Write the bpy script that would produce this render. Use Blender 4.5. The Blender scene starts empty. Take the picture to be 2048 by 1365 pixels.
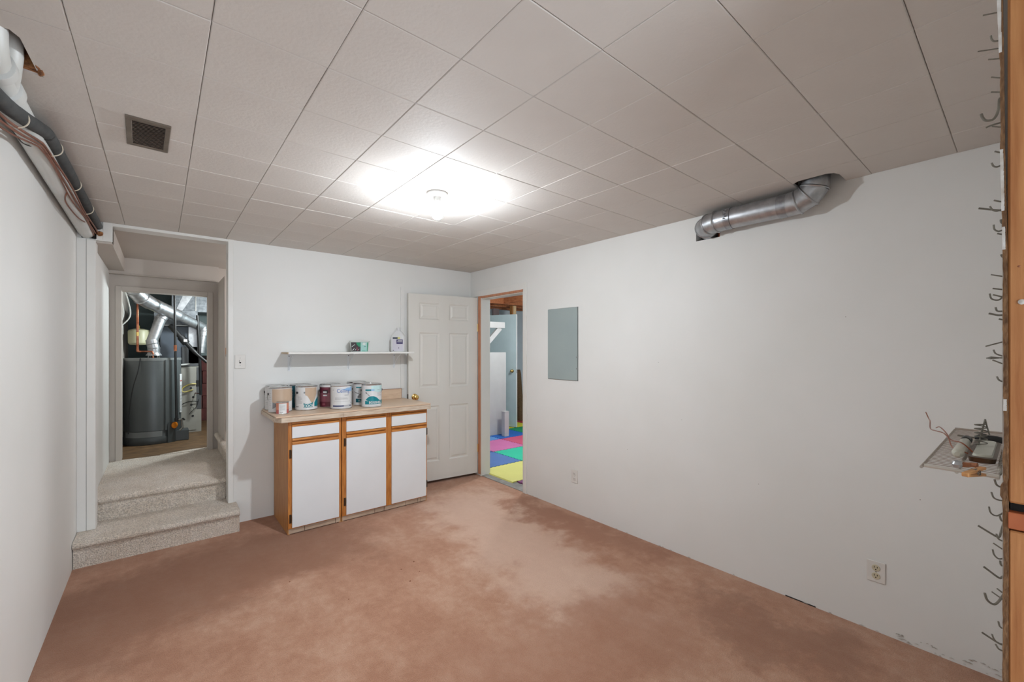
import bpy, bmesh, math, random
from mathutils import Vector, Matrix
random.seed(7)
SC = bpy.context.scene
COL = SC.collection
PI = math.pi
# ------------------------------------------------------------------ camera
H = 2.35          # ceiling height
XR, XL, YB, YF = 2.828, -0.443, 4.19, 0.026
cam = bpy.data.cameras.new('camera')
cam.sensor_width = 36.0
cam.lens = 36.0 * 852.0 / 2048.0
cam.shift_y = 16.5 / 2048.0
cam.clip_start = 0.02
camo = bpy.data.objects.new('camera', cam)
COL.objects.link(camo)
camo.location = (0, 0, 1.4467)
camo.rotation_euler = (PI / 2, 0, -math.atan2(704, 852))
SC.camera = camo
# ------------------------------------------------------------------ world, light, exposure
w = bpy.data.worlds.new('world'); SC.world = w; w.use_nodes = True
w.node_tree.nodes['Background'].inputs[0].default_value = (0.8, 0.85, 1.0, 1)
w.node_tree.nodes['Background'].inputs[1].default_value = 0.02
SC.view_settings.view_transform = 'Standard'
SC.view_settings.look = 'None'
SC.view_settings.gamma = 1.0
SC.view_settings.use_curve_mapping = False
SC.view_settings.exposure = 0.0

def area_light(name, loc, rot, size, size_y, power, color):
    l = bpy.data.lights.new(name, 'AREA'); l.shape = 'RECTANGLE'
    l.size = size; l.size_y = size_y; l.energy = power; l.color = color
    o = bpy.data.objects.new(name, l); COL.objects.link(o)
    o.location = loc; o.rotation_euler = rot
    return o
def point_light(name, loc, power, color, radius=0.04):
    l = bpy.data.lights.new(name, 'POINT'); l.energy = power; l.color = color; l.shadow_soft_size = radius
    o = bpy.data.objects.new(name, l); COL.objects.link(o); o.location = loc
    return o
# unseen fill added behind the camera, and the lamps of the two rooms beyond the doorways
area_light('rear_fill_light', (0.45, -1.62, 1.25), (PI / 2, 0, 0), 1.3, 1.1, 44, (0.86, 0.97, 1.08))
point_light('furnace_room_lamp', (0.80, 6.15, 1.95), 62, (0.88, 0.97, 1.0), 0.06)
area_light('stairwell_fill_light', (1.45, 5.0, 2.15), (0, math.radians(62), 0), 0.6, 0.8, 13, (0.97, 0.97, 1.0))  # unseen fill added to brighten the landing
point_light('play_room_lamp', (4.3, 4.3, 2.10), 78, (0.93, 0.97, 1.0), 0.10)
BULB_STRENGTH = 2150.0
BULB_COLOR = (0.92, 1.0, 1.07)

# ------------------------------------------------------------------ helpers
def S(r, g, b):
    f = lambda c: (c / 255 / 12.92) if c / 255 <= 0.04045 else ((c / 255 + 0.055) / 1.055) ** 2.4
    return (f(r), f(g), f(b), 1.0)

def mat(name, col, rough=0.6, metal=0.0, col2=None, nscale=6.0, ndetail=3.0, amount=1.0, stretch=(1, 1, 1), bump=0.0, bscale=80.0,
        bdist=0.002, emit=None, estr=0.0, spec=0.5, trans=0.0, alpha=1.0, rvar=0.0, coat=0.0):
    m = bpy.data.materials.new(name); m.use_nodes = True
    nt = m.node_tree; N = nt.nodes; L = nt.links
    b = N['Principled BSDF']
    b.inputs['Roughness'].default_value = rough
    b.inputs['Metallic'].default_value = metal
    b.inputs['Specular IOR Level'].default_value = spec
    b.inputs['Transmission Weight'].default_value = trans
    b.inputs['Alpha'].default_value = alpha
    b.inputs['Coat Weight'].default_value = coat
    tc = N.new('ShaderNodeTexCoord'); mp = N.new('ShaderNodeMapping')
    mp.inputs['Scale'].default_value = stretch
    L.new(tc.outputs['Object'], mp.inputs['Vector'])
    n = N.new('ShaderNodeTexNoise'); n.inputs['Scale'].default_value = nscale; n.inputs['Detail'].default_value = ndetail
    L.new(mp.outputs['Vector'], n.inputs['Vector'])
    r = N.new('ShaderNodeValToRGB'); r.color_ramp.elements[0].position = 0.32; r.color_ramp.elements[1].position = 0.68
    c2 = col2 if col2 else tuple(c * 0.93 for c in col[:3]) + (1,)
    r.color_ramp.elements[0].color = c2; r.color_ramp.elements[1].color = col
    L.new(n.outputs['Fac'], r.inputs['Fac'])
    L.new(r.outputs['Color'], b.inputs['Base Color'])
    if rvar:
        mr = N.new('ShaderNodeMapRange'); mr.inputs['To Min'].default_value = max(0.02, rough - rvar); mr.inputs['To Max'].default_value = rough + rvar
        L.new(n.outputs['Fac'], mr.inputs['Value']); L.new(mr.outputs['Result'], b.inputs['Roughness'])
    if bump:
        n2 = N.new('ShaderNodeTexNoise'); n2.inputs['Scale'].default_value = bscale; n2.inputs['Detail'].default_value = 2.0
        L.new(mp.outputs['Vector'], n2.inputs['Vector'])
        bp = N.new('ShaderNodeBump'); bp.inputs['Strength'].default_value = bump; bp.inputs['Distance'].default_value = bdist
        L.new(n2.outputs['Fac'], bp.inputs['Height']); L.new(bp.outputs['Normal'], b.inputs['Normal'])
    if emit:
        b.inputs['Emission Color'].default_value = emit; b.inputs['Emission Strength'].default_value = estr
    return m

def carpet_mat(name, cols, patch, speck, bumps, bdist=0.006, speckmix=0.5):
    """cols: dark, mid, light; patch: scale of the brushed areas; speck: scale of the tufts"""
    m = bpy.data.materials.new(name); m.use_nodes = True
    nt = m.node_tree; N = nt.nodes; L = nt.links; b = N['Principled BSDF']
    b.inputs['Roughness'].default_value = 0.95; b.inputs['Specular IOR Level'].default_value = 0.1
    b.inputs['Sheen Weight'].default_value = 0.15
    tc = N.new('ShaderNodeTexCoord')
    def layer(rot, scl, scale, det, rough):
        mp = N.new('ShaderNodeMapping'); mp.inputs['Rotation'].default_value = (0, 0, rot); mp.inputs['Scale'].default_value = scl
        L.new(tc.outputs['Object'], mp.inputs['Vector'])
        n = N.new('ShaderNodeTexNoise'); n.inputs['Scale'].default_value = scale; n.inputs['Detail'].default_value = det; n.inputs['Roughness'].default_value = rough
        L.new(mp.outputs['Vector'], n.inputs['Vector']); return n
    la = layer(0.2, (1, 1, 1), patch, 4, 0.6); lb = layer(-0.25, (1.0, 0.42, 1), patch * 4.5, 5, 0.7); lc = layer(0.1, (1, 1, 1), patch * 14, 4, 0.7)
    m1 = N.new('ShaderNodeMath'); m1.operation = 'MULTIPLY_ADD'; m1.inputs[1].default_value = 0.42
    L.new(la.outputs['Fac'], m1.inputs[0])
    m2 = N.new('ShaderNodeMath'); m2.operation = 'MULTIPLY'; m2.inputs[1].default_value = 0.33; L.new(lb.outputs['Fac'], m2.inputs[0])
    m3 = N.new('ShaderNodeMath'); m3.operation = 'MULTIPLY_ADD'; m3.inputs[1].default_value = 0.25; L.new(lc.outputs['Fac'], m3.inputs[0]); L.new(m2.outputs[0], m3.inputs[2])
    L.new(m3.outputs[0], m1.inputs[2])
    r1 = N.new('ShaderNodeValToRGB'); e = r1.color_ramp.elements
    e[0].position = 0.43; e[0].color = cols[0]; e[1].position = 0.58; e[1].color = cols[2]
    k = e.new(0.505); k.color = cols[1]
    L.new(m1.outputs[0], r1.inputs['Fac'])
    n2 = N.new('ShaderNodeTexNoise'); n2.inputs['Scale'].default_value = speck; n2.inputs['Detail'].default_value = 3
    L.new(tc.outputs['Object'], n2.inputs['Vector'])
    r2 = N.new('ShaderNodeValToRGB'); r2.color_ramp.elements[0].position = 0.35; r2.color_ramp.elements[1].position = 0.62
    r2.color_ramp.elements[0].color = (0.45, 0.42, 0.40, 1); r2.color_ramp.elements[1].color = (1.12, 1.12, 1.12, 1)
    L.new(n2.outputs['Fac'], r2.inputs['Fac'])
    mx = N.new('ShaderNodeMix'); mx.data_type = 'RGBA'; mx.blend_type = 'MULTIPLY'; mx.inputs[0].default_value = speckmix
    L.new(r1.outputs['Color'], mx.inputs[6]); L.new(r2.outputs['Color'], mx.inputs[7])
    L.new(mx.outputs[2], b.inputs['Base Color'])
    bp = N.new('ShaderNodeBump'); bp.inputs['Strength'].default_value = bumps; bp.inputs['Distance'].default_value = bdist
    L.new(n2.outputs['Fac'], bp.inputs['Height']); L.new(bp.outputs['Normal'], b.inputs['Normal'])
    return m, N, L, b, tc, mx

M = {}
M['wall'] = mat('wall_paint', S(231, 230, 227), 0.5, bump=0.12, bscale=60, nscale=1.6, col2=S(226, 225, 221), spec=0.3)
M['wall_taupe'] = mat('landing_wall_paint', S(196, 187, 178), 0.6, bump=0.12, bscale=60, nscale=2.0, col2=S(188, 179, 171), spec=0.25)  # taupe paint of the landing walls and soffits
M['tile'] = mat('ceiling_tile_white', S(218, 213, 207), 0.7, bump=0.25, bscale=70, bdist=0.003, stretch=(1, 1, 1), nscale=3, col2=S(212, 206, 200), spec=0.2)
M['cavity'] = mat('ceiling_cavity_wood', S(120, 96, 74), 0.9, nscale=5, col2=S(70, 54, 42))
M['white'] = mat('white_gloss_paint', S(232, 231, 227), 0.38, bump=0.05, bscale=30, nscale=3, col2=S(226, 224, 219))
M['door_white'] = mat('door_white_paint', S(224, 221, 214), 0.42, bump=0.06, bscale=120, nscale=4, stretch=(1, 1, 0.15), col2=S(218, 214, 206))
M['oak'] = mat('oak_varnished', S(206, 138, 68), 0.4, nscale=14, ndetail=5, stretch=(6, 6, 0.6), col2=S(168, 100, 42), bump=0.08, bscale=40)
M['oak_h'] = mat('oak_varnished_rail', S(212, 145, 76), 0.4, nscale=14, ndetail=5, stretch=(0.6, 6, 6), col2=S(170, 103, 45), bump=0.08, bscale=40)
M['oak_side'] = mat('oak_veneer_side', S(200, 148, 92), 0.5, nscale=14, ndetail=5, stretch=(6, 4, 0.5), col2=S(176, 120, 68), bump=0.05, bscale=60)
M['melamine'] = mat('white_melamine', S(232, 234, 236), 0.35, nscale=3, col2=S(228, 230, 232))
M['dark_wood'] = mat('dark_gap_wood', S(70, 44, 28), 0.8)
M['counter'] = mat('counter_laminate', S(222, 196, 170), 0.35, nscale=20, ndetail=5, stretch=(0.6, 4, 4), col2=S(208, 178, 150), rvar=0.05)
M['counter_edge'] = mat('counter_edge_laminate', S(220, 204, 184), 0.4, nscale=18, ndetail=5, stretch=(0.6, 4, 4), col2=S(190, 168, 146))
M['mdf_edge'] = mat('raw_counter_edge', S(160, 104, 72), 0.8, nscale=30, col2=S(120, 70, 48))
M['toe'] = mat('toe_kick_tile', S(196, 174, 152), 0.55, nscale=9, ndetail=5, col2=S(172, 148, 128))
M['grout'] = mat('toe_kick_grout', S(90, 62, 46), 0.9)
M['bronze'] = mat('hinge_bronze', S(92, 74, 58), 0.4, 0.8)
M['brass'] = mat('polished_brass', S(232, 196, 120), 0.16, 1.0)
M['steel'] = mat('zinc_steel', S(150, 150, 146), 0.38, 0.9, nscale=40)
M['hook_steel'] = mat('dull_hook_steel', S(134, 130, 120), 0.45, 0.35, nscale=60, col2=S(104, 100, 90))
M['galv'] = mat('galvanised_sheet', S(190, 192, 194), 0.36, 0.85, nscale=28, ndetail=4, col2=S(166, 168, 172), rvar=0.10, bump=0.06, bscale=25, stretch=(1, 1, 1))
M['galv_dull'] = mat('dull_galvanised_sheet', S(128, 132, 136), 0.5, 0.5, nscale=28, ndetail=4, col2=S(92, 96, 100))
M['galv_tape'] = mat('foil_tape', S(172, 174, 178), 0.32, 0.85, nscale=30, bump=0.3, bscale=50, col2=S(140, 142, 146))
M['black'] = mat('black_plastic', S(26, 26, 27), 0.45)
M['foam'] = mat('black_foam_sleeve', S(74, 76, 76), 0.75, nscale=22, col2=S(56, 58, 58), bump=0.3, bscale=40)
M['pvc'] = mat('white_painted_pipe', S(214, 216, 214), 0.42, nscale=5, col2=S(206, 207, 202))
M['copper'] = mat('copper_pipe', S(182, 124, 98), 0.3, 0.9, nscale=20, col2=S(140, 74, 48))
M['copper_wire'] = mat('brown_copper_cable', S(150, 98, 78), 0.45, 0.3, nscale=20, col2=S(112, 70, 54))
M['ziptie'] = mat('pale_zip_tie', S(214, 202, 182), 0.5)
M['torn_wood'] = mat('torn_fibreboard', S(186, 128, 78), 0.9, nscale=60, col2=S(92, 54, 32), bump=0.5, bscale=90)
M['vent'] = mat('vent_brown_metal', S(134, 124, 112), 0.45, 0.3, nscale=14, col2=S(112, 102, 92))
M['vent_slat'] = mat('vent_slat_metal', S(132, 116, 104), 0.5, 0.2)
M['void'] = mat('dark_void', S(22, 18, 16), 0.95)
M['panel_grey'] = mat('panel_grey_enamel', S(158, 170, 168), 0.38, nscale=3, col2=S(152, 164, 163))
M['outlet'] = mat('outlet_plate_white', S(226, 222, 216), 0.35)
M['ivory'] = mat('outlet_ivory', S(206, 196, 168), 0.4)
M['slot'] = mat('slot_dark', S(24, 22, 20), 0.8)
M['stud'] = mat('pine_stud', S(184, 128, 78), 0.65, nscale=9, ndetail=6, stretch=(7, 7, 0.55), col2=S(158, 100, 54), bump=0.12, bscale=50)
M['stud_red'] = mat('red_stained_block', S(176, 98, 58), 0.3, nscale=14, col2=S(140, 68, 38))
M['hardboard'] = mat('hardboard_edge', S(132, 98, 66), 0.9, nscale=60, ndetail=5, stretch=(3, 3, 1), col2=S(92, 64, 42), bump=0.6, bscale=120)
M['hardboard_face'] = mat('pegboard_painted_face', S(206, 204, 198), 0.55)
M['paint_chip'] = mat('white_paint_remnant', S(208, 206, 202), 0.6, bump=0.3, bscale=120, nscale=40, col2=S(170, 160, 148))
M['vinyl'] = mat('brown_vinyl_floor', S(134, 104, 72), 0.5, nscale=12, ndetail=6, stretch=(1.0, 3.2, 1), col2=S(84, 62, 42))
M['threshold'] = mat('grey_concrete_sill', S(150, 146, 140), 0.8, nscale=10, ndetail=5, col2=S(120, 115, 108), bump=0.2, bscale=60)
M['heater'] = mat('heater_grey_enamel', S(92, 97, 98), 0.36, 0.15, nscale=3, col2=S(84, 89, 90))
M['heater_band'] = mat('heater_band_grey', S(124, 128, 128), 0.4, 0.1)
M['heater_base'] = mat('heater_base_dark', S(66, 70, 71), 0.45)
M['orange'] = mat('orange_knob', S(228, 132, 24), 0.4)
M['furnace'] = mat('furnace_beige_enamel', S(158, 156, 148), 0.45, nscale=4, col2=S(150, 147, 138))
M['slate'] = mat('slate_sheet_metal', S(84, 92, 102), 0.5, 0.2, nscale=3)
M['slate_dark'] = mat('dark_grey_casing', S(88, 90, 92), 0.5, 0.2)
M['maroon'] = mat('maroon_block_wall', S(112, 60, 56), 0.8, nscale=12, col2=S(92, 48, 46))
M['teal_wall'] = mat('grey_teal_wall', S(120, 134, 134), 0.7)
M['cream_tank'] = mat('cream_tank_enamel', S(196, 194, 160), 0.4)
M['yellow_hose'] = mat('yellow_gas_hose', S(206, 188, 96), 0.45)
M['label_white'] = mat('printed_label_white', S(226, 226, 226), 0.45)
M['label_grey'] = mat('printed_text_grey', S(130, 130, 132), 0.5)
M['can_white'] = mat('can_label_white', S(222, 222, 222), 0.32, coat=0.2)
M['can_tan'] = mat('can_tan_swatch', S(198, 172, 148), 0.4)
M['can_teal'] = mat('can_teal_print', S(0, 128, 140), 0.35)
M['can_teal_dark'] = mat('can_dark_teal_print', S(12, 84, 96), 0.35)
M['can_mint'] = mat('can_mint_print', S(196, 226, 226), 0.35)
M['can_maroon'] = mat('can_maroon_print', S(112, 44, 60), 0.35)
M['can_rose'] = mat('can_rose_print', S(150, 86, 98), 0.35)
M['can_blue'] = mat('can_blue_print', S(70, 108, 176), 0.35)
M['can_sky'] = mat('can_sky_print', S(150, 190, 228), 0.35)
M['can_navy'] = mat('can_navy_print', S(40, 52, 96), 0.35)
M['can_grey'] = mat('can_grey_print', S(140, 142, 144), 0.35)
M['can_coral'] = mat('can_coral_print', S(212, 138, 110), 0.4)
M['can_red'] = mat('can_red_print', S(186, 96, 92), 0.4)
M['tin'] = mat('tin_rim_metal', S(200, 200, 200), 0.2, 1.0)
M['purple'] = mat('jug_purple_print', S(52, 44, 96), 0.4)
M['purple_light'] = mat('jug_lilac_print', S(212, 208, 218), 0.4)
M['green'] = mat('tub_green_print', S(20, 140, 100), 0.4)
M['tub_plastic'] = mat('tub_translucent_plastic', S(214, 222, 216), 0.35)
M['tub_mint'] = mat('tub_mint_print', S(160, 204, 196), 0.4)
M['charcoal'] = mat('charcoal_print', S(54, 44, 48), 0.4)
M['yellow_print'] = mat('yellow_print', S(220, 214, 130), 0.4)
M['shelf_raw'] = mat('shelf_raw_end', S(206, 186, 160), 0.7)
M['rail_wood'] = mat('handrail_wood', S(176, 118, 58), 0.4, nscale=12, stretch=(1, 6, 6), col2=S(140, 88, 40))
M['clothespin'] = mat('clothespin_wood', S(206, 152, 96), 0.6, nscale=20, stretch=(6, 1, 6), col2=S(176, 120, 70))
M['rack_metal'] = mat('rack_coated_wire', S(172, 162, 152), 0.4, 0.4)
M['rack_tube'] = mat('rack_side_tube', S(206, 200, 190), 0.4, 0.2)
M['glass_plastic'] = mat('clear_hazy_plastic', S(214, 212, 196), 0.3, alpha=0.75)
M['frame_wood'] = mat('bare_frame_wood', S(204, 146, 112), 0.6, nscale=12, stretch=(6, 6, 0.6), col2=S(184, 122, 90))
M['joist'] = mat('play_room_joist', S(186, 120, 76), 0.7, nscale=10, stretch=(6, 1, 6), col2=S(150, 78, 40))
M['stud_pale'] = mat('pale_new_stud', S(222, 192, 150), 0.7, nscale=10, stretch=(6, 6, 1), col2=S(204, 168, 124))
M['post_grey'] = mat('mauve_grey_post', S(140, 122, 120), 0.7)
M['play_wall'] = mat('play_room_wall_paint', S(214, 222, 226), 0.6)
M['door_grey'] = mat('grey_green_door_paint', S(184, 198, 198), 0.45)
M['knee_panel'] = mat('white_board_panel', S(190, 186, 182), 0.5)
M['pile_brown'] = mat('brown_carpet_offcut', S(122, 96, 66), 0.95, nscale=120, ndetail=3, col2=S(62, 44, 28), bump=0.6, bscale=160)

def link(name, me, m=None, parent=None):
    o = bpy.data.objects.new(name, me); COL.objects.link(o)
    if m is not None:
        me.materials.clear(); me.materials.append(m if not isinstance(m, str) else M[m])
    if parent is not None: o.parent = parent
    return o
def obj(name, bm, m, parent=None, smooth=False, loc=None, rz=None):
    me = bpy.data.meshes.new(name); bm.to_mesh(me); bm.free()
    if smooth:
        me.polygons.foreach_set('use_smooth', [True] * len(me.polygons))
        try: me.set_sharp_from_angle(angle=math.radians(38))
        except Exception: pass
    o = link(name, me, m, parent)
    if loc is not None: o.location = loc
    if rz is not None: o.rotation_euler = (0, 0, rz)
    return o
def thing(name, label, cat, loc=(0, 0, 0), rz=0.0, group=None):
    o = bpy.data.objects.new(name, None); COL.objects.link(o); o.empty_display_size = 0.05
    o.location = loc; o.rotation_euler = (0, 0, rz); o['label'] = label; o['category'] = cat
    if group: o['group'] = group
    return o
def tag(o, label, cat, group=None):
    o['label'] = label; o['category'] = cat
    if group: o['group'] = group
    return o
def struct(o):
    o['kind'] = 'structure'; return o
def sroot(name, loc=(0, 0, 0)):
    o = bpy.data.objects.new(name, None); COL.objects.link(o); o.location = loc; o['kind'] = 'structure'; return o
BM = bmesh.new
def box(bm, x0, x1, y0, y1, z0, z1, bev=0.0, mtx=None):
    r = bmesh.ops.create_cube(bm, size=1.0)
    vs = r['verts']
    for v in vs:
        v.co = Vector(((x0 + x1) / 2 + v.co.x * (x1 - x0), (y0 + y1) / 2 + v.co.y * (y1 - y0), (z0 + z1) / 2 + v.co.z * (z1 - z0)))
    if bev > 0:
        es = list({e for v in vs for e in v.link_edges})
        rr = bmesh.ops.bevel(bm, geom=es, offset=bev, segments=2 if bev > 0.004 else 1, affect='EDGES', profile=0.6)
        vs = list({v for f in rr['faces'] for v in f.verts} | {v for v in vs if v.is_valid})
    if mtx is not None:
        for v in vs: v.co = mtx @ v.co
    return bm
def bx(x0, x1, y0, y1, z0, z1, bev=0.0):
    return box(BM(), x0, x1, y0, y1, z0, z1, bev)
def tube(bm, pts, rad, n=12, cap=True, closed=False):
    pts = [Vector(p) for p in pts]
    rs = rad if isinstance(rad, (list, tuple)) else [rad] * len(pts)
    rings = []; up = None
    for i, p in enumerate(pts):
        if closed: t = (pts[(i + 1) % len(pts)] - pts[i - 1])
        elif i == 0: t = pts[1] - p
        elif i == len(pts) - 1: t = p - pts[i - 1]
        else: t = (pts[i + 1] - p).normalized() + (p - pts[i - 1]).normalized()
        if t.length < 1e-9: t = Vector((0, 0, 1))
        t.normalize()
        if up is None:
            up = Vector((0, 0, 1)) if abs(t.z) < 0.9 else Vector((1, 0, 0))
        a = up - t * up.dot(t)
        if a.length < 1e-6: a = t.orthogonal()
        a.normalize(); up = a; b = t.cross(a)
        k = 1.0
        rings.append([bm.verts.new(p + (a * math.cos(2 * PI * j / n) + b * math.sin(2 * PI * j / n)) * rs[i] * k) for j in range(n)])
    m = len(rings)
    for i in range(m if closed else m - 1):
        A = rings[i]; B = rings[(i + 1) % m]
        for j in range(n): bm.faces.new((A[j], A[(j + 1) % n], B[(j + 1) % n], B[j]))
    if cap and not closed:
        bm.faces.new(list(reversed(rings[0]))); bm.faces.new(rings[-1])
    return bm
def lathe(bm, prof, n=32, c=(0, 0, 0), cap0=True, cap1=True, axis='z'):
    def pt(r, z, a):
        if axis == 'z': v = (r * math.cos(a), r * math.sin(a), z)
        elif axis == 'y': v = (r * math.cos(a), z, r * math.sin(a))
        else: v = (z, r * math.cos(a), r * math.sin(a))
        return Vector(v) + Vector(c)
    rings = [[bm.verts.new(pt(max(r, 1e-5), z, 2 * PI * j / n)) for j in range(n)] for r, z in prof]
    for A, B in zip(rings, rings[1:]):
        for j in range(n): bm.faces.new((A[j], A[(j + 1) % n], B[(j + 1) % n], B[j]))
    if cap0: bm.faces.new(list(reversed(rings[0])))
    if cap1: bm.faces.new(rings[-1])
    bmesh.ops.recalc_face_normals(bm, faces=bm.faces)
    return bm
def prism(bm, pts, z0, z1, axis='z'):
    """polygon (a,b) extruded along axis from z0 to z1"""
    def v(a, b, t):
        return {'z': (a, b, t), 'y': (a, t, b), 'x': (t, a, b)}[axis]
    A = [bm.verts.new(v(a, b, z0)) for a, b in pts]; B = [bm.verts.new(v(a, b, z1)) for a, b in pts]
    n = len(pts)
    bm.faces.new(A); bm.faces.new(list(reversed(B)))
    for i in range(n): bm.faces.new((A[i], A[(i + 1) % n], B[(i + 1) % n], B[i]))
    bmesh.ops.recalc_face_normals(bm, faces=bm.faces)
    return bm
def smooth_path(pts, k=6):
    """Catmull-Rom through the points"""
    P = [Vector(p) for p in pts]; P = [P[0] * 2 - P[1]] + P + [P[-1] * 2 - P[-2]]
    out = []
    for i in range(1, len(P) - 2):
        for j in range(k):
            t = j / k
            out.append(0.5 * ((2 * P[i]) + (P[i + 1] - P[i - 1]) * t + (2 * P[i - 1] - 5 * P[i] + 4 * P[i + 1] - P[i + 2]) * t * t + (3 * P[i] - P[i - 1] - 3 * P[i + 1] + P[i + 2]) * t ** 3))
    out.append(P[-2]); return out
def text_mesh(s, size, bold=0.0, xscale=1.0):
    cu = bpy.data.curves.new('txt', 'FONT'); cu.body = s; cu.size = size; cu.align_x = 'CENTER'; cu.offset = bold; cu.resolution_u = 3
    o = bpy.data.objects.new('txt', cu); COL.objects.link(o)
    dg = bpy.context.evaluated_depsgraph_get(); dg.update()
    me = bpy.data.meshes.new_from_object(o.evaluated_get(dg))
    bpy.data.objects.remove(o); bpy.data.curves.remove(cu)
    for v in me.vertices: v.co.x *= xscale
    return me
# ================================================================== SETTING
# ---- floor of the main room: patchy salmon carpet with brushed lighter and darker areas
mfloor, N, L, b_, tc_, mx_ = carpet_mat('salmon_carpet', (S(176, 128, 102), S(188, 142, 116), S(199, 157, 132)), 1.3, 220, 0.9, 0.006, 0.34)
# brushed pale swath across the middle of the floor and vacuum strokes beside the long wall (nap direction of the pile)
def swath(ax, ay, bx_, by_, width, fade, colr, prev, amt):
    sx = N.new('ShaderNodeSeparateXYZ'); 
    nz = N.new('ShaderNodeTexNoise'); nz.inputs['Scale'].default_value = 4.0; nz.inputs['Detail'].default_value = 5; nz.inputs['Roughness'].default_value = 0.65
    L.new(tc_.outputs['Object'], nz.inputs['Vector'])
    vm = N.new('ShaderNodeVectorMath'); vm.operation = 'MULTIPLY_ADD'
    vm.inputs[1].default_value = (0.9, 0.9, 0); 
    L.new(nz.outputs['Color'], vm.inputs[0]); L.new(tc_.outputs['Object'], vm.inputs[2])
    L.new(vm.outputs[0], sx.inputs[0])
    dx, dy = bx_ - ax, by_ - ay; ln = math.hypot(dx, dy); nx, ny = -dy / ln, dx / ln; tx, ty = dx / ln, dy / ln
    off = 0.45
    def lin(cx_, cy_, c0):
        a = N.new('ShaderNodeMath'); a.operation = 'MULTIPLY'; a.inputs[1].default_value = cx_; L.new(sx.outputs[0], a.inputs[0])
        c = N.new('ShaderNodeMath'); c.operation = 'MULTIPLY_ADD'; c.inputs[1].default_value = cy_; L.new(sx.outputs[1], c.inputs[0]); L.new(a.outputs[0], c.inputs[2])
        d = N.new('ShaderNodeMath'); d.operation = 'ADD'; d.inputs[1].default_value = c0; L.new(c.outputs[0], d.inputs[0])
        e = N.new('ShaderNodeMath'); e.operation = 'ABSOLUTE'; L.new(d.outputs[0], e.inputs[0]); return e
    mxx, myy = (ax + bx_) / 2 + off, (ay + by_) / 2 + off
    across = lin(nx, ny, -(nx * mxx + ny * myy)); along = lin(tx, ty, -(tx * mxx + ty * myy))
    def ramp(src, lo, hi):
        r = N.new('ShaderNodeMapRange'); r.interpolation_type = 'SMOOTHSTEP'
        r.inputs['From Min'].default_value = lo; r.inputs['From Max'].default_value = hi; r.inputs['To Min'].default_value = 1; r.inputs['To Max'].default_value = 0
        L.new(src.outputs[0], r.inputs['Value']); return r
    p = ramp(across, width * 0.5, width * 0.5 + fade); q = ramp(along, ln / 2, ln / 2 + fade * 1.5)
    mm = N.new('ShaderNodeMath'); mm.operation = 'MULTIPLY'; L.new(p.outputs[0], mm.inputs[0]); L.new(q.outputs[0], mm.inputs[1])
    m2 = N.new('ShaderNodeMath'); m2.operation = 'MULTIPLY'; m2.inputs[1].default_value = amt; L.new(mm.outputs[0], m2.inputs[0])
    mix = N.new('ShaderNodeMix'); mix.data_type = 'RGBA'; mix.blend_type = 'MIX'; mix.inputs[7].default_value = colr
    L.new(m2.outputs[0], mix.inputs[0]); L.new(prev, mix.inputs[6])
    return mix.outputs[2]
c_ = swath(2.20, 3.40, 1.95, 1.80, 0.30, 0.38, S(222, 190, 170), mx_.outputs[2], 0.62)
c_ = swath(2.62, 3.0, 2.70, 1.7, 0.10, 0.16, S(156, 108, 84), c_, 0.65)
c_ = swath(1.15, 1.45, 1.9, 1.3, 0.3, 0.3, S(166, 118, 94), c_, 0.5)
c_ = swath(-0.3, 3.2, 0.9, 3.4, 0.5, 0.4, S(138, 94, 70), c_, 0.72)
c_ = swath(2.35, 1.1, 2.45, 0.5, 0.22, 0.15, S(150, 108, 86), c_, 0.6)
c_ = swath(2.55, 2.7, 2.6, 2.3, 0.14, 0.15, S(164, 116, 92), c_, 0.6)
L.new(c_, b_.inputs['Base Color'])
fl = struct(obj('floor', bx(XL - 0.1, XR + 0.004, -1.7, YB, -0.12, 0), mfloor))
obj('threshold', bx(XR + 0.004, 2.915, 3.2, 4.03, -0.1, 0.004), 'threshold', fl)
# small dark crumbs caught in the pile
bm = BM()
for (x, y) in ((0.62, 2.92), (1.22, 2.62), (1.20, 2.45), (1.30, 2.52), (1.02, 1.52), (0.96, 1.56), (0.72, 1.62), (1.33, 2.66), (0.84, 2.5)):
    s = random.uniform(0.002, 0.0045)
    box(bm, x - s, x + s * 1.6, y - s, y + s, 0, s)
cr = obj('lint_crumbs', bm, 'mdf_edge', fl); cr['kind'] = 'stuff'

# ---- ceiling: one foot fibre tiles, each a piece, stapled under a dark cavity
ceil = sroot('ceiling')
P0, Q0, T = 0.110, 0.205, 0.3065
xs = [XL] + [P0 + T * k for k in range(-1, 9)] + [XR]
ys = [YF] + [Q0 + T * k for k in range(0, 13)] + [YB]
def tile_mesh(wx, wy, holes=None):
    bm = BM(); e = 0.0022; t0 = 0.0
    g = 0.0007; e = 0.0030
    A = [(g, g), (wx - g, g), (wx - g, wy - g), (g, wy - g)]; Bp = [(e, e), (wx - e, e), (wx - e, wy - e), (e, wy - e)]
    lo = [bm.verts.new((x, y, 0)) for x, y in Bp]; mid = [bm.verts.new((x, y, 0.0028)) for x, y in A]; hi = [bm.verts.new((x, y, 0.013)) for x, y in A]
    bm.faces.new(list(reversed(lo)))
    for P, Q in ((lo, mid), (mid, hi)):
        for i in range(4): bm.faces.new((P[i], P[(i + 1) % 4], Q[(i + 1) % 4], Q[i]))
    bm.faces.new(hi); return bm
def notched(pts):
    return prism(BM(), pts, 0, 0.013)
cache = {}
DUCT_HOLE = [(2.642, 0.80), (2.642, 0.655), (2.66, 0.632), (2.70, 0.618), (XR, 0.618)]
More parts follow.
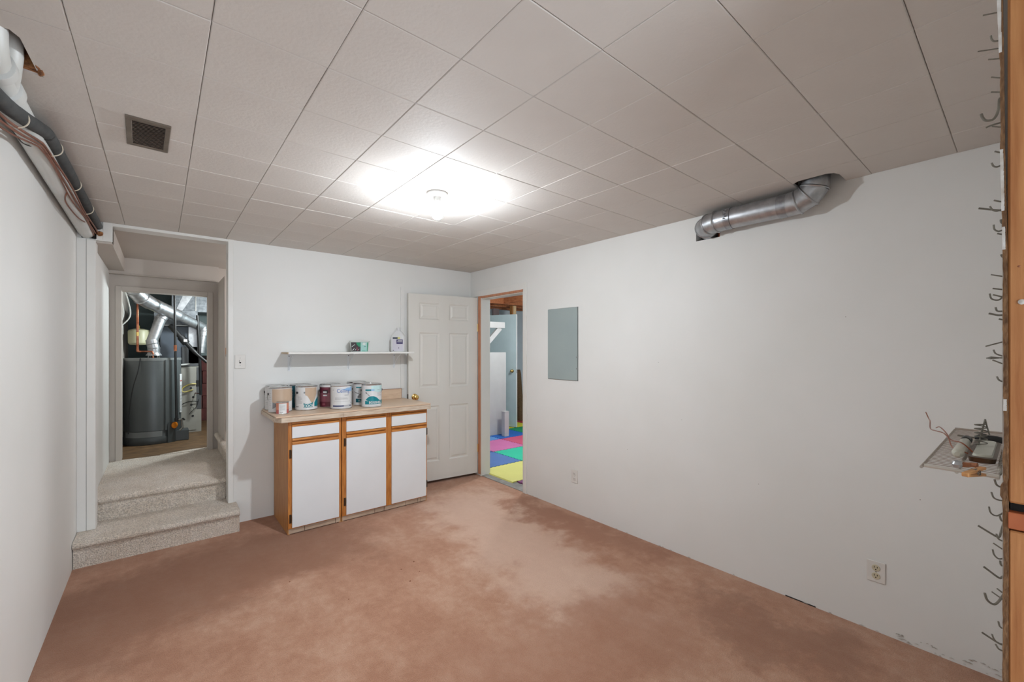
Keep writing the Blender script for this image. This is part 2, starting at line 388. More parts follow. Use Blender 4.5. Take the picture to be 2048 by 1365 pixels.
for i in range(len(xs) - 1):
    for j in range(len(ys) - 1):
        x0, x1, y0, y1 = xs[i], xs[i + 1], ys[j], ys[j + 1]
        dz = random.uniform(-0.0006, 0.0006)
        if x0 > 2.5 and y0 < 0.7 < y1:       # tile cut out around the duct
            bm = notched([(0, 0), (x1 - x0, 0), (x1 - x0, 0.618 - y0), (2.70 - x0, 0.618 - y0), (2.66 - x0, 0.632 - y0), (2.642 - x0, 0.66 - y0), (2.642 - x0, 0.782 - y0), (2.655 - x0, 0.80 - y0), (2.67 - x0, y1 - y0), (0, y1 - y0)])
            me = None
        elif x0 < -0.3 and y0 < 1.8 < y1:      # broken out around the vent pipe
            bm = notched([(0, 0), (x1 - x0, 0), (x1 - x0, y1 - y0), (0.135, y1 - y0), (0.13, 1.86 - y0), (0.115, 1.83 - y0), (0, 1.82 - y0)])
            me = None
        elif x0 < -0.3 and y0 < 2.1 < y1:
            bm = notched([(0.138, 0), (x1 - x0, 0), (x1 - x0, y1 - y0), (0, y1 - y0), (0, 2.078 - y0), (0.10, 2.07 - y0), (0.146, 2.082 - y0)])
            me = None
        else:
            key = (round(x1 - x0, 3), round(y1 - y0, 3))
            if key not in cache:
                bm = tile_mesh(x1 - x0, y1 - y0); me = bpy.data.meshes.new('ceiling_tile'); bm.to_mesh(me); bm.free(); me.materials.append(M['tile']); cache[key] = me
            me = cache[key]
        if me is None: o = obj('ceiling_tile', bm, 'tile', ceil)
        else:
            o = bpy.data.objects.new('ceiling_tile', me); COL.objects.link(o); o.parent = ceil
        o.location = (x0, y0, H + dz)
# slab over the cavity and plain ceiling of the space behind the camera
bm = BM()
box(bm, XL - 0.1, XR + 0.12, YF - 0.05, YB + 0.1, H + 0.115, H + 0.2)
box(bm, XL - 0.1, 2.6, -1.7, YF, H, H + 0.115)
obj('ceiling_slab', bm, 'cavity', ceil)
obj('ceiling_joist', bx(XL - 0.1, XR, 0.84, 0.88, H + 0.02, H + 0.12), 'cavity', ceil)
bm = BM()   # torn edges of the tile around the left hole
tube(bm, [(-0.298, 2.03, 2.352), (-0.30, 2.055, 2.351), (-0.305, 2.078, 2.352)], [0.006, 0.009, 0.004], 6)
tube(bm, [(-0.308, 1.99, 2.356), (-0.302, 2.02, 2.354), (-0.297, 2.05, 2.354)], [0.004, 0.007, 0.005], 6)
box(bm, -0.345, -0.302, 2.045, 2.078, 2.357, 2.41)
obj('torn_tile_edge', bm, 'torn_wood', ceil)

# ---- walls
bm = BM()
box(bm, 0.431, XR + 0.117, YB, YB + 0.12, -0.1, H + 0.12)
box(bm, XL - 0.1, -0.35, YB, YB + 0.12, -0.1, H + 0.12)
box(bm, -0.35, 0.431, YB, YB + 0.12, 2.330, H + 0.12)
box(bm, -0.35, -0.266, YB, YB + 0.12, 2.216, 2.330)
wb = struct(obj('wall_back', bm, 'wall'))
wl = struct(obj('wall_left', bx(XL - 0.1, XL, -1.7, YB, -0.1, H + 0.12), 'wall'))
bm = BM()
X2 = XR + 0.117
box(bm, XR, X2, -0.2, 1.285, -0.1, H + 0.12)
box(bm, XR, X2, 1.285, 1.445, -0.1, 2.185); box(bm, XR, X2, 1.285, 1.445, 2.305, H + 0.12)
box(bm, XR, X2, 1.445, 3.233, -0.1, H + 0.12)
box(bm, XR, X2, 3.233, 3.995, 2.042, H + 0.12)
box(bm, XR, X2, 3.995, YB, -0.1, H + 0.12)
wr = struct(obj('wall_right', bm, 'wall'))
obj('duct_hole_lining', bx(XR + 0.09, X2 + 0.01, 1.27, 1.46, 2.17, 2.32), 'void', wr)
obj('hole_timber', bx(XR + 0.015, XR + 0.08, 1.285, 1.30, 2.19, 2.225), 'stud_red', wr)
# paint chips, nail holes and the gap under the wall where the carpet edge lifts
bm = BM()
for (y, z) in ((1.73, 1.35), (1.05, 0.62), (2.0, 0.66), (0.33, 0.72), (1.55, 0.95), (0.62, 1.62)):
    box(bm, XR - 0.0008, XR + 0.001, y - 0.0015, y + 0.0015, z - 0.0015, z + 0.0015)
obj('nail_holes', bm, 'grout', wr)['kind'] = 'stuff'
bm = BM()
box(bm, XR - 0.0015, XR + 0.001, 0.755, 0.905, 0.0, 0.006)
obj('floor_gap', bm, 'slot', wr)
bm = BM()
random.seed(5)
for k in range(34):
    y = random.uniform(0.05, 0.42); z = random.uniform(0.0, 0.05) * (1 - y); s = random.uniform(0.003, 0.012)
    tube(bm, [(XR - 0.001, y - s, z + 0.004), (XR - 0.003, y, z + 0.005 + s * 0.2), (XR - 0.001, y + s, z + 0.003)], [0.0006, 0.002, 0.0006], 5)
for k in range(16):
    y = random.uniform(0.4, 3.1); s = random.uniform(0.004, 0.014)
    tube(bm, [(XR - 0.001, y - s, 0.004), (XR - 0.003, y, 0.006), (XR - 0.001, y + s, 0.004)], [0.0006, 0.0022, 0.0006], 5)
obj('paint_flakes', bm, 'paint_chip', wr)['kind'] = 'stuff'
# wall behind the camera position: its framing end and the pegboard are seen edge-on
wf = sroot('wall_front')
bm = BM(); box(bm, 1.0, 1.04, -0.115, 0.0195, 1.212, H + 0.1, 0.003)
obj('stud', bm, 'stud', wf)
bm = BM(); box(bm, 1.0, 1.04, -0.115, 0.0185, 0.0, 1.170, 0.002)
obj('stud', bm, 'stud', wf)
bm = BM(); box(bm, 0.997, 1.04, -0.115, 0.0190, 1.1735, 1.1985, 0.001)
obj('stained_block', bm, 'stud_red', wf)['label'] = 'red-brown stained wooden block'
obj('gap_backing', bx(1.012, 1.04, -0.115, 0.017, 1.165, 1.215), 'void', wf)
bm = BM()
for x in (1.42, 1.83, 2.24, 2.65): box(bm, x, x + 0.038, -0.115, 0.0195, 0.0, H)
obj('inner_studs', bm, 'stud', wf)
obj('rear_wallboard', bx(1.04, XR, -0.13, -0.115, 0.0, H + 0.1), 'wall', wf)
obj('paint_blob', lathe(BM(), [(0.001, 0), (0.004, 0.0005), (0.0035, 0.0012), (0.001, 0.0016)], 12, (0, 0, 0), axis='x'), 'paint_chip', wf, loc=(0.9985, 0.0055, 1.518))
o = obj('knot', lathe(BM(), [(0.001, 0), (0.0016, 0.0004), (0.001, 0.0006)], 10, (0, 0, 0), axis='x'), 'mdf_edge', wf, loc=(0.9995, 0.008, 1.572))
# pale room behind the camera
struct(obj('wall_rear', bx(XL - 0.1, 2.6, -1.8, -1.7, -0.1, H + 0.1), 'wall'))
struct(obj('wall_rear_right', bx(2.5, 2.6, -1.7, -0.13, -0.1, H + 0.1), 'wall'))

# ---- trims round the stair opening
W3 = M['white']
struct(obj('trim_1', bx(0.431, 0.468, YB - 0.012, YB + 0.0, 0.18, 2.352, 0.002), W3))
struct(obj('trim_2', bx(-0.396, -0.35, YB - 0.012, YB + 0.0, 0.18, 2.216, 0.002), W3))
bm = BM(); box(bm, -0.262, 0.431, YB - 0.012, YB, 2.330, 2.3505, 0.001); box(bm, -0.312, -0.262, YB - 0.012, YB, 2.216, 2.3505, 0.001); box(bm, -0.35, -0.312, YB - 0.011, YB, 2.216, 2.30, 0.001)
struct(obj('trim_3', bm, W3))
# filler strip between the wall and the trim
struct(obj('trim_4', bx(XL, -0.398, YB - 0.008, YB, 0.18, 2.22, 0.001), M['wall']))

# ---- stairs and landing
mst, N2, L2, *_r = carpet_mat('stair_berber_carpet', (S(228, 214, 198), S(236, 224, 210), S(242, 232, 220)), 4.0, 130, 1.0, 0.014, 0.6)
def step(name, x0, x1, yn, yback, ztop, zbot, parent):
    """tread with a rolled nosing and a riser set back under it; front at yn (towards -Y)"""
    pts = []; r = 0.024
    cy, cz = yn + r, ztop - r
    for k in range(0, 9):
        a = PI / 2 + k * (PI * 0.95) / 8
        pts.append((cy + r * math.cos(a), cz + r * math.sin(a)))
    pts += [(yn + 0.030, ztop - 2 * r - 0.004), (yn + 0.034, zbot), (yback, zbot), (yback, ztop)]
    bm = BM(); n = 40
    rows = []
    for i in range(n + 1):
        x = x0 + (x1 - x0) * i / n
        rows.append([bm.verts.new((x, a + 0.0015 * math.sin(i * 1.7 + q), b + (0.0012 * math.sin(i * 2.3 + q) if q < len(pts) - 3 else 0))) for q, (a, b) in enumerate(pts)])
    for A, B in zip(rows, rows[1:]):
        for q in range(len(pts)): bm.faces.new((A[q], A[(q + 1) % len(pts)], B[(q + 1) % len(pts)], B[q]))
    bm.faces.new(rows[0]); bm.faces.new(list(reversed(rows[-1])))
    bmesh.ops.recalc_face_normals(bm, faces=bm.faces)
    return obj(name, bm, mst, parent, smooth=True)
st = thing('carpeted_steps', 'two beige looped-carpet steps rising to the landing in the stair opening', 'steps', (0, 0, 0))
step('step', XL + 0.003, 0.487, 3.952, YB + 0.19, 0.18, 0.0, st)
step('step', -0.377, 0.489, 4.318, 5.66, 0.36, 0.18, st)
st2 = thing('upper_stairs', 'beige carpeted stair flight turning up behind the stair opening jamb', 'steps', (0, 0, 0))
for k in range(4):
    s_ = step('step', 4.325, 5.63, -0.0, 0.30, 0.54 + 0.18 * k, 0.362 + 0.18 * k if k else 0.362, st2)
    # rotate so that the nosing faces -X
    s_.matrix_local = Matrix(((0, 1, 0, 0.452 + 0.25 * k), (1, 0, 0, 0), (0, 0, 1, 0), (0, 0, 0, 1)))
# landing shell
ML = M['wall_taupe']
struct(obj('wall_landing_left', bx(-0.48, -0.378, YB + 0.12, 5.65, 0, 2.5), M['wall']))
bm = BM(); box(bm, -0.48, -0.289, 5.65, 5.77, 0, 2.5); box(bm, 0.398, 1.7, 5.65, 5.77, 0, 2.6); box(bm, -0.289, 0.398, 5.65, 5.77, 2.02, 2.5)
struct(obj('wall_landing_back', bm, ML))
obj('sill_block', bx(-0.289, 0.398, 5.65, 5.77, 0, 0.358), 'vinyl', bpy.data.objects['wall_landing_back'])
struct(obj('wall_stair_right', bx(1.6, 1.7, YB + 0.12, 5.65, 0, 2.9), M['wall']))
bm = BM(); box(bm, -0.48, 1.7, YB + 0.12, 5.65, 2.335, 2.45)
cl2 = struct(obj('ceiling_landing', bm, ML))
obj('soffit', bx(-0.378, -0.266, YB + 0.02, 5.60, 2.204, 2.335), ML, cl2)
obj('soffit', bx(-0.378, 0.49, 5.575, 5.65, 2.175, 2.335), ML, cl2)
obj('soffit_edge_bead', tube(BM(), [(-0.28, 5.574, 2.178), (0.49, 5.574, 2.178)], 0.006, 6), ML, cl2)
# furnace room door frame
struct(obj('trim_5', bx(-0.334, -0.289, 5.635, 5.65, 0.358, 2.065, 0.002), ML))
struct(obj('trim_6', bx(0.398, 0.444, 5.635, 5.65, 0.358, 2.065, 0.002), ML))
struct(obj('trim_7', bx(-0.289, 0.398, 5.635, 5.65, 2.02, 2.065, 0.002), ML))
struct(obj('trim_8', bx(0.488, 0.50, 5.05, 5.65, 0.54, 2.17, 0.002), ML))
rail = thing('handrail', 'short end of brown wooden handrail on the stair wall behind the jamb', 'handrail', (0, 0, 0))
bm = BM(); box(bm, 0, 1.0, -0.018, 0.018, -0.03, 0.03, 0.006, Matrix.Translation((0.515, 5.585, 1.40)) @ Matrix.Rotation(-math.radians(33), 4, 'Y'))
obj('rail', bm, 'rail_wood', rail)
obj('bracket', tube(BM(), [(0.56, 5.648, 1.375), (0.56, 5.60, 1.37), (0.56, 5.587, 1.40)], 0.007, 8), 'steel', rail)

# ---- doorway into the play room and its open six-panel door
fr = sroot('door_2')
obj('door_jamb', bx(XR - 0.006, X2 + 0.004, 3.968, 3.997, 0.0, 2.042, 0.001), 'door_white', fr)
obj('door_jamb', bx(XR - 0.006, X2 + 0.004, 3.230, 3.246, 0.0, 2.042, 0.001), 'door_white', fr)
obj('door_head', bx(XR + 0.01, X2 + 0.004, 3.246, 3.968, 2.022, 2.046, 0.001), 'door_white', fr)
bm = BM(); box(bm, XR - 0.010, XR - 0.004, 3.975, 4.022, 0.02, 2.052, 0.0005)
obj('raw_frame_edge', bm, 'frame_wood', fr)['label'] = 'bare pinkish-brown wooden edge of the frame'
bm = BM(); box(bm, XR - 0.008, XR + 0.012, 3.246, 3.975, 2.030, 2.052, 0.0005)
obj('raw_frame_head', bm, 'frame_wood', fr)
obj('trim_edge', bx(XR - 0.012, XR, 3.185, 3.231, 0.0, 2.12, 0.002), 'white', fr)
obj('trim_head', bx(XR - 0.010, XR, 3.231, 4.10, 2.052, 2.12, 0.002), 'white', fr)
hx, hy = 2.812, 4.028; ex, ey = 2.0, 4.118
ang = math.atan2(ey - hy, ex - hx)
d1 = sroot('door_1', (hx, hy, 0.03)); d1.rotation_euler = (0, 0, ang)
# local: +x from the hinge to the free edge, +y towards the camera side (leaf turned over)
DW, DH, DT = math.hypot(ex - hx, ey - hy), 2.005, 0.035
col_x = [(0.115, 0.355), (0.470, 0.700)]; row_z = [(0.205, 0.805), (1.002, 1.595), (1.735, 1.915)]
bm = BM()
box(bm, 0, DW, -DT, -0.006, 0, DH)
def fr_box(x0, x1, z0, z1): box(bm, x0, x1, -0.0065, 0.0035, z0, z1)
xsplit = [0, 0.115, 0.355, 0.470, 0.700, DW]
for a, b in ((0, 0.115), (0.355, 0.470), (0.700, DW)): fr_box(a, b, 0, DH)
zz = [0, 0.205, 0.805, 1.002, 1.595, 1.735, 1.915, DH]
for (a, b) in ((0.115, 0.355), (0.470, 0.700)):
    for k in (0, 2, 4, 6): fr_box(a, b, zz[k], zz[k + 1])
obj('door_leaf', bm, 'door_white', d1)
for (a, b) in col_x:
    for (z0, z1) in row_z:
        bm = BM()
        def ring(i, y): return [bm.verts.new((a + i, y, z0 + i)), bm.verts.new((b - i, y, z0 + i)), bm.verts.new((b - i, y, z1 - i)), bm.verts.new((a + i, y, z1 - i))]
        R = [ring(0.0, 0.0035), ring(0.012, -0.0055), ring(0.024, -0.0055), ring(0.040, 0.0015)]
        for A_, B_ in zip(R, R[1:]):
            for i in range(4): bm.faces.new((A_[i], A_[(i + 1) % 4], B_[(i + 1) % 4], B_[i]))
        bm.faces.new(R[-1]); bmesh.ops.recalc_face_normals(bm, faces=bm.faces)
        for f in bm.faces:
            if f.normal.y < 0: pass
        obj('door_panel', bm, 'door_white', d1)
kx = DW - 0.065; kz = 0.915
obj('door_knob', lathe(BM(), [(0.030, 0.003), (0.033, 0.006), (0.028, 0.010), (0.012, 0.014), (0.011, 0.030), (0.020, 0.036), (0.028, 0.048), (0.027, 0.060), (0.018, 0.068), (0.004, 0.070)], 28, (kx, 0, kz), axis='y'), 'brass', d1, smooth=True)
obj('latch_plate', bx(DW - 0.001, DW + 0.002, -0.030, -0.004, kz - 0.03, kz + 0.03), 'bronze', d1)
for z in (0.24, 1.62):
    o = obj('hinge', tube(BM(), [(-0.004, 0.006, z), (-0.004, 0.006, z + 0.09)], 0.006, 10), 'brass', d1)
# side trim strip running down beside the door's free edge
struct(obj('trim_9', bx(1.945, 1.985, YB - 0.010, YB, 1.03, 2.10, 0.002), M['wall']))
# ================================================================== CABINETS
CY = 3.652
def rail_profile(x0, x1, z0, z1, y):
    """routed finger-pull rail: lip, dark groove, rounded lower bead"""
    bm = BM(); h = z1 - z0
    pr = [(y + 0.014, z1), (y - 0.006, z1), (y - 0.010, z1 - 0.004), (y - 0.010, z1 - 0.30 * h), (y + 0.010, z1 - 0.40 * h), (y + 0.010, z1 - 0.52 * h), (y - 0.006, z1 - 0.58 * h),
          (y - 0.010, z1 - 0.68 * h), (y - 0.010, z0), (y + 0.014, z0)]
    A = [bm.verts.new((x0, a, b)) for a, b in pr]; B = [bm.verts.new((x1, a, b)) for a, b in pr]; n = len(pr)
    for i in range(n): bm.faces.new((A[i], A[(i + 1) % n], B[(i + 1) % n], B[i]))
    bm.faces.new(A); bm.faces.new(list(reversed(B))); bmesh.ops.recalc_face_normals(bm, faces=bm.faces)
    return bm
def cabinet(label, x0, x1, fronts, stiles, hinges, tiles, ends):
    c = thing('base_cabinet', label, 'cabinet', ((x0 + x1) / 2, CY, 0), 0, 'base cabinets under the countertop')
    ox = (x0 + x1) / 2
    L_ = lambda a: a - ox
    bm = BM()
    box(bm, L_(x0 + 0.016), L_(x1 - 0.016), 0.020, 0.525, 0.075, 0.885)
    obj('carcass', bm, 'dark_wood', c)
    for a, b, mm in ((x0, x0 + 0.016, ends[0]), (x1 - 0.016, x1, ends[1])):
        pts = [(0.019, 0.885), (0.525, 0.885), (0.525, 0.0), (0.008, 0.0), (0.008, 0.06), (0.019, 0.06)]
        obj('side_panel', prism(BM(), pts, L_(a), L_(b), 'x'), 'oak_side', c)
    for a, b in stiles:
        obj('stile', bx(L_(a), L_(b), 0.0, 0.019, 0.045, 0.887, 0.0012), 'oak', c)
    for z0_, z1_ in ((0.045, 0.062), (0.872, 0.886)):
        obj('frame_rail', bx(L_(x0 + .001), L_(x1 - .001), 0.002, 0.018, z0_, z1_), 'oak_h', c)
    for (a, b) in fronts:
        dr = obj('drawer', bx(L_(a), L_(b), -0.0145, -0.001, 0.753, 0.842, 0.001), 'melamine', c)
        obj('pull_rail', rail_profile(L_(a), L_(b), 0.8425, 0.879, -0.006), 'oak_h', dr)
        do = obj('door', bx(L_(a), L_(b), -0.0145, -0.001, 0.056, 0.701, 0.001), 'melamine', c)
        obj('pull_rail', rail_profile(L_(a), L_(b), 0.7015, 0.749, -0.006), 'oak_h', do)
    for hx_, hz in hinges:
        bm = BM(); box(bm, L_(hx_) - 0.007, L_(hx_) + 0.007, -0.004, 0.001, hz - 0.034, hz + 0.034, 0.001); tube(bm, [(L_(hx_) + 0.004, -0.006, hz - 0.03), (L_(hx_) + 0.004, -0.006, hz + 0.03)], 0.004, 8)
        obj('hinge', bm, 'bronze', c)
    kt = obj('toe_kick', bx(L_(x0 + 0.004), L_(x1 - 0.004), 0.012, 0.024, 0.0, 0.056), 'grout', c)
    for a, b in tiles:
        obj('toe_tile', bx(L_(a), L_(b), 0.006, 0.013, 0.006, 0.054, 0.001), 'toe', kt)
    return c
cabinet('narrow base cabinet with one white door and one drawer at the stair end', 0.765, 1.166, [(0.792, 1.146)], [(0.765, 0.794), (1.144, 1.166)],
        [(0.781, 0.63), (0.781, 0.125)], [(0.771, 0.885), (0.889, 1.12), (1.124, 1.160)], (0, 0))
cabinet('wide base cabinet with two white doors beside the open panelled door', 1.172, 1.965, [(1.206, 1.552), (1.606, 1.950)], [(1.172, 1.208), (1.550, 1.608), (1.948, 1.965)],
        [(1.195, 0.665), (1.195, 0.165), (1.958, 0.665), (1.958, 0.165)], [(1.178, 1.455), (1.459, 1.54), (1.544, 1.745), (1.749, 1.87), (1.874, 1.90), (1.904, 1.958)], (0, 0))
ct = thing('countertop', 'pinkish tan laminate countertop with a clipped corner holding paint cans', 'countertop', (1.3, CY, 0.888))
def CT(x, y): return (x - 1.3, y - CY)
obj('slab', prism(BM(), [CT(0.676, 3.612), CT(1.975, 3.600), CT(1.975, 4.186), CT(0.676, 4.186)], 0.036, 0.047), 'counter', ct)
obj('raw_seam', prism(BM(), [CT(0.682, 3.618), CT(1.973, 3.604), CT(1.973, 4.18), CT(0.682, 4.18)], 0.033, 0.0362), 'mdf_edge', ct)
obj('front_edge', prism(BM(), [CT(0.712, 3.612), CT(1.168, 3.606), CT(1.168, 3.64), CT(0.74, 3.64), CT(0.69, 3.70), CT(0.67, 3.70)], -0.004, 0.0335), 'counter_edge', ct)
obj('front_edge', prism(BM(), [CT(1.1695, 3.606), CT(1.975, 3.598), CT(1.975, 3.64), CT(1.1695, 3.64)], -0.004, 0.0335), 'counter_edge', ct)
obj('side_edge', prism(BM(), [CT(0.67, 3.701), CT(0.69, 3.701), CT(0.69, 4.186), CT(0.668, 4.186)], 0.004, 0.0335), 'counter_edge', ct)
bm = BM(); box(bm, 0.13, 0.648, 0.519, 0.536, 0.0475, 0.146, 0.001)
bs = obj('backsplash', bm, 'counter', ct)
bm = BM(); box(bm, 0.13, 0.649, 0.518, 0.5365, 0.1462, 0.149); box(bm, 0.6482, 0.6505, 0.518, 0.5365, 0.0475, 0.149)
obj('backsplash_edge', bm, 'mdf_edge', ct)

# ================================================================== PAINT CANS
ZC = 0.9352
def patch(bm, R, a0, a1, lo, hi, n=14):
    """curved print: from angle a0 to a1 (degrees, 0 faces the camera, + to its right), lo/hi heights as numbers or functions of 0..1"""
    f = lambda q, t: q(t) if callable(q) else q
    col = []
    for i in range(n + 1):
        t = i / n; a = math.radians(a0 + (a1 - a0) * t)
        p = (R * math.sin(a), -R * math.cos(a))
        l, h = f(lo, t), f(hi, t)
        if h < l + 1e-4: h = l + 1e-4
        col.append((bm.verts.new((p[0], p[1], l)), bm.verts.new((p[0], p[1], h))))
    for A, B in zip(col, col[1:]): bm.faces.new((A[0], B[0], B[1], A[1]))
    return bm
def wrap_text(s, R, size, a, z, m, parent, xscale=1.0, bold=0.0):
    me = text_mesh(s, size, bold, xscale)
    for v in me.vertices:
        an = math.radians(a) + v.co.x / R; zz_ = v.co.y
        v.co = (R * math.sin(an), -R * math.cos(an), z + zz_)
    me.name = 'lettering'; return link('lettering', me, m, parent)
def poly_fn(*pts):
    def f(t):
        for (a, b), (c, d) in zip(pts, pts[1:]):
            if t <= c: return b + (d - b) * (t - a) / max(1e-6, c - a)
        return pts[-1][1]
    return f
def face_cam(x, y): return -math.atan2(x, y)
def can(label, x, y, R=0.0865, h=0.203, body='can_white', handle=True, ear=(-95, 85), deco=(), lid='tin', turn=0.0, group='gallon paint cans on the countertop'):
    c = thing('paint_can', label, 'paint can', (x, y, ZC), face_cam(x, y) + turn, group)
    obj('body', lathe(BM(), [(R - 0.003, 0.0), (R + 0.0002, 0.001), (R + 0.0006, 0.004), (R - 0.001, 0.006), (R - 0.001, h - 0.008), (R + 0.001, h - 0.005), (R + 0.001, h - 0.001), (R - 0.002, h)], 40), 'tin', c, smooth=True)
    obj('sleeve', patch(BM(), R - 0.0003, 0, 360, 0.007, h - 0.009, 48), body, c, smooth=True)
    obj('lid', lathe(BM(), [(R - 0.002, h), (R - 0.004, h + 0.002), (R - 0.009, h + 0.001), (R - 0.011, h - 0.004), (R - 0.017, h - 0.005), (R - 0.019, h - 0.001), (0.001, h - 0.0015)], 40, cap0=False), lid, c, smooth=True)
    if handle:
        for a in ear:
            an = math.radians(a); u = Vector((math.sin(an), -math.cos(an), 0))
            bm = BM(); tube(bm, [u * (R - 0.002) + Vector((0, 0, h * 0.73)), u * (R + 0.006) + Vector((0, 0, h * 0.73))], 0.0095, 14)
            obj('bail_ear', bm, 'black', c)
        pts = []
        a0, a1 = ear
        for i in range(17):
            t = i / 16; an = math.radians(a0 + (a1 - a0) * t); sag = math.sin(PI * t)
            # the wire hangs down the far side of the can
            an2 = math.radians(a0 - (360 - (a1 - a0)) * t); rr = R + 0.006
            pts.append((rr * math.sin(an2), -rr * math.cos(an2), h * 0.73 - sag * 0.11))
        obj('wire_handle', tube(BM(), pts, 0.0018, 6), 'steel', c)
    for kind, args in deco:
        if kind == 'p':
            R_, mm, a0, a1, lo, hi = args
            obj('print', patch(BM(), R + R_ * 0.001, a0, a1, lo, hi), mm, c, smooth=True)
        else:
            s, size, a, z, mm, xs_, bold = args
            wrap_text(s, R + 0.0012, size, a, z, M[mm], c, xs_, bold)
    return c
def small_print(a0, a1, z0, z1, k, m='can_grey'):
    return [('p', (0.5, m, a0, a1 - (8 if i % 3 == 2 else 0), z0 + (z1 - z0) * i / k, z0 + (z1 - z0) * i / k + 0.0016)) for i in range(k)]
can('white paint can behind the tan-fronted can at the stair end of the counter', 0.7705, 4.10, deco=small_print(-75, -50, 0.05, 0.12, 5))
can('white paint can with a large tan swatch behind the small orange tin', 0.764, 3.920, ear=(-78, 102), deco=[
    ('p', (0.4, 'can_tan', -42, 78, poly_fn((0, 0.085), (0.3, 0.070), (0.7, 0.082), (1, 0.092)), 0.190)),
    ('p', (0.6, 'can_grey', -40, -14, poly_fn((0, 0.030), (1, 0.052)), poly_fn((0, 0.085), (1, 0.072))))] + small_print(-68, -48, 0.06, 0.17, 7) + small_print(30, 60, 0.02, 0.05, 3))
sm = thing('small_paint_tin', 'small orange-red paint tin with a white label in front of the tan-fronted can', 'paint can', (0.752, 3.782, ZC), face_cam(0.752, 3.782))
obj('body', lathe(BM(), [(0.043, 0), (0.045, 0.001), (0.0445, 0.004), (0.0445, 0.088), (0.0455, 0.090), (0.0445, 0.094)], 32), 'tin', sm, smooth=True)
obj('sleeve', patch(BM(), 0.0452, 0, 360, 0.004, 0.086, 36), 'can_coral', sm, smooth=True)
obj('sleeve_base', patch(BM(), 0.0454, 0, 360, 0.004, 0.034, 36), 'can_red', sm, smooth=True)
obj('lid', lathe(BM(), [(0.0445, 0.094), (0.043, 0.0955), (0.039, 0.094), (0.037, 0.091), (0.001, 0.0915)], 32, cap0=False), 'tin', sm, smooth=True)
obj('front_label', patch(BM(), 0.0457, -33, 40, 0.003, 0.083, 14), 'label_white', sm, smooth=True)
bm = BM()
for k in range(7): patch(bm, 0.0459, -20, 26, 0.030 + 0.006 * k, 0.0312 + 0.006 * k, 6)
for k in range(9): patch(bm, 0.0459, -24 + 3.2 * k, -22.4 + 3.2 * k, 0.010, 0.018, 1)
obj('print', bm, 'label_grey', sm)
can('dark teal paint can half hidden behind the COOL-lettered can', 0.958, 4.10, body='can_teal_dark', handle=False, deco=[('p', (0.5, 'can_sky', -70, -45, 0.16, 0.178)), ('p', (0.5, 'can_grey', -72, -42, 0.09, 0.15))])
can('white paint can with tan swatch and teal band lettered COOL', 0.962, 3.915, ear=(-52, 128), deco=[
    ('p', (0.4, 'can_tan', -6, 62, poly_fn((0, 0.130), (0.18, 0.118), (0.5, 0.056), (0.62, 0.060), (1, 0.135)), 0.190)),
    ('p', (0.5, 'can_teal', -14, 34, 0.024, poly_fn((0, 0.066), (0.12, 0.056), (0.5, 0.054), (0.85, 0.058), (1, 0.074)))),
    ('p', (0.5, 'can_teal', 44, 90, 0.030, poly_fn((0, 0.062), (0.25, 0.086), (0.6, 0.105), (1, 0.105)))),
    ('p', (0.5, 'charcoal', -62, -42, 0.028, 0.034)), ('p', (0.5, 'can_grey', -14, -6, 0.142, 0.156)),
    ('t', ('COOL', 0.030, 12, 0.028, 'can_white', 1.0, 0.001))] + small_print(-48, -22, 0.06, 0.125, 6))
can('maroon-labelled paint can behind the white Ceiling can', 1.176, 3.985, body='can_maroon', ear=(-80, 100), handle=True, deco=[
    ('p', (0.5, 'can_rose', -80, 30, 0.050, 0.128)), ('p', (0.5, 'can_white', -85, 85, 0.178, 0.196)), ('p', (0.7, 'charcoal', -42, -12, 0.122, 0.152)),
    ('p', (0.9, 'label_white', -40, -18, 0.128, 0.142)), ('p', (0.9, 'label_white', -40, -16, 0.100, 0.112)), ('p', (0.9, 'can_rose', -45, -28, 0.022, 0.036)), ('p', (0.9, 'can_rose', -48, -10, 0.168, 0.172))])
can('white paint can lettered Ceiling with a navy stripe at its foot', 1.212, 3.795, handle=False, lid='can_white', deco=[
    ('p', (0.4, 'can_sky', -4, 74, poly_fn((0, 0.172), (0.4, 0.160), (0.7, 0.150), (1, 0.150)), poly_fn((0, 0.174), (0.3, 0.172), (0.55, 0.186), (0.62, 0.180), (1, 0.194)))),
    ('p', (0.5, 'can_navy', -48, 62, 0.023, 0.034)), ('p', (0.6, 'can_white', 14, 50, 0.026, 0.031)),
    ('p', (0.5, 'can_grey', -40, 55, 0.066, 0.0672)), ('p', (0.5, 'can_grey', 18, 44, 0.118, 0.122)), ('p', (0.5, 'can_grey', 60, 68, 0.044, 0.056)),
    ('t', ('Ceiling', 0.046, 12, 0.142, 'can_blue', 0.86, 0.0))] + small_print(-50, -40, 0.16, 0.175, 2) + small_print(-34, 40, 0.084, 0.104, 3) + small_print(-46, 50, 0.012, 0.018, 1))
can('white paint can hindmost of the trio near the panelled door', 1.4525, 4.098, ear=(-100, 80), deco=())
can('white and grey paint can with a teal foot panel behind the EGGSHELL can', 1.444, 3.922, ear=(-88, 92), deco=[
    ('p', (0.5, 'can_teal_dark', -40, 60, 0.030, 0.064)), ('p', (0.4, 'can_grey', -28, 60, poly_fn((0, 0.070), (1, 0.068)), poly_fn((0, 0.085), (0.4, 0.140), (0.7, 0.165), (1, 0.165)))),
    ('p', (0.5, 'can_teal', -38, 0, 0.160, 0.170)), ('p', (0.5, 'can_mint', -4, 45, 0.150, 0.188)), ('t', ('FLAT', 0.024, -6, 0.036, 'can_mint', 1.0, 0.0)),
    ('p', (0.7, 'charcoal', -54, -8, poly_fn((0, 0.126), (1, 0.098)), poly_fn((0, 0.129), (1, 0.101))))])
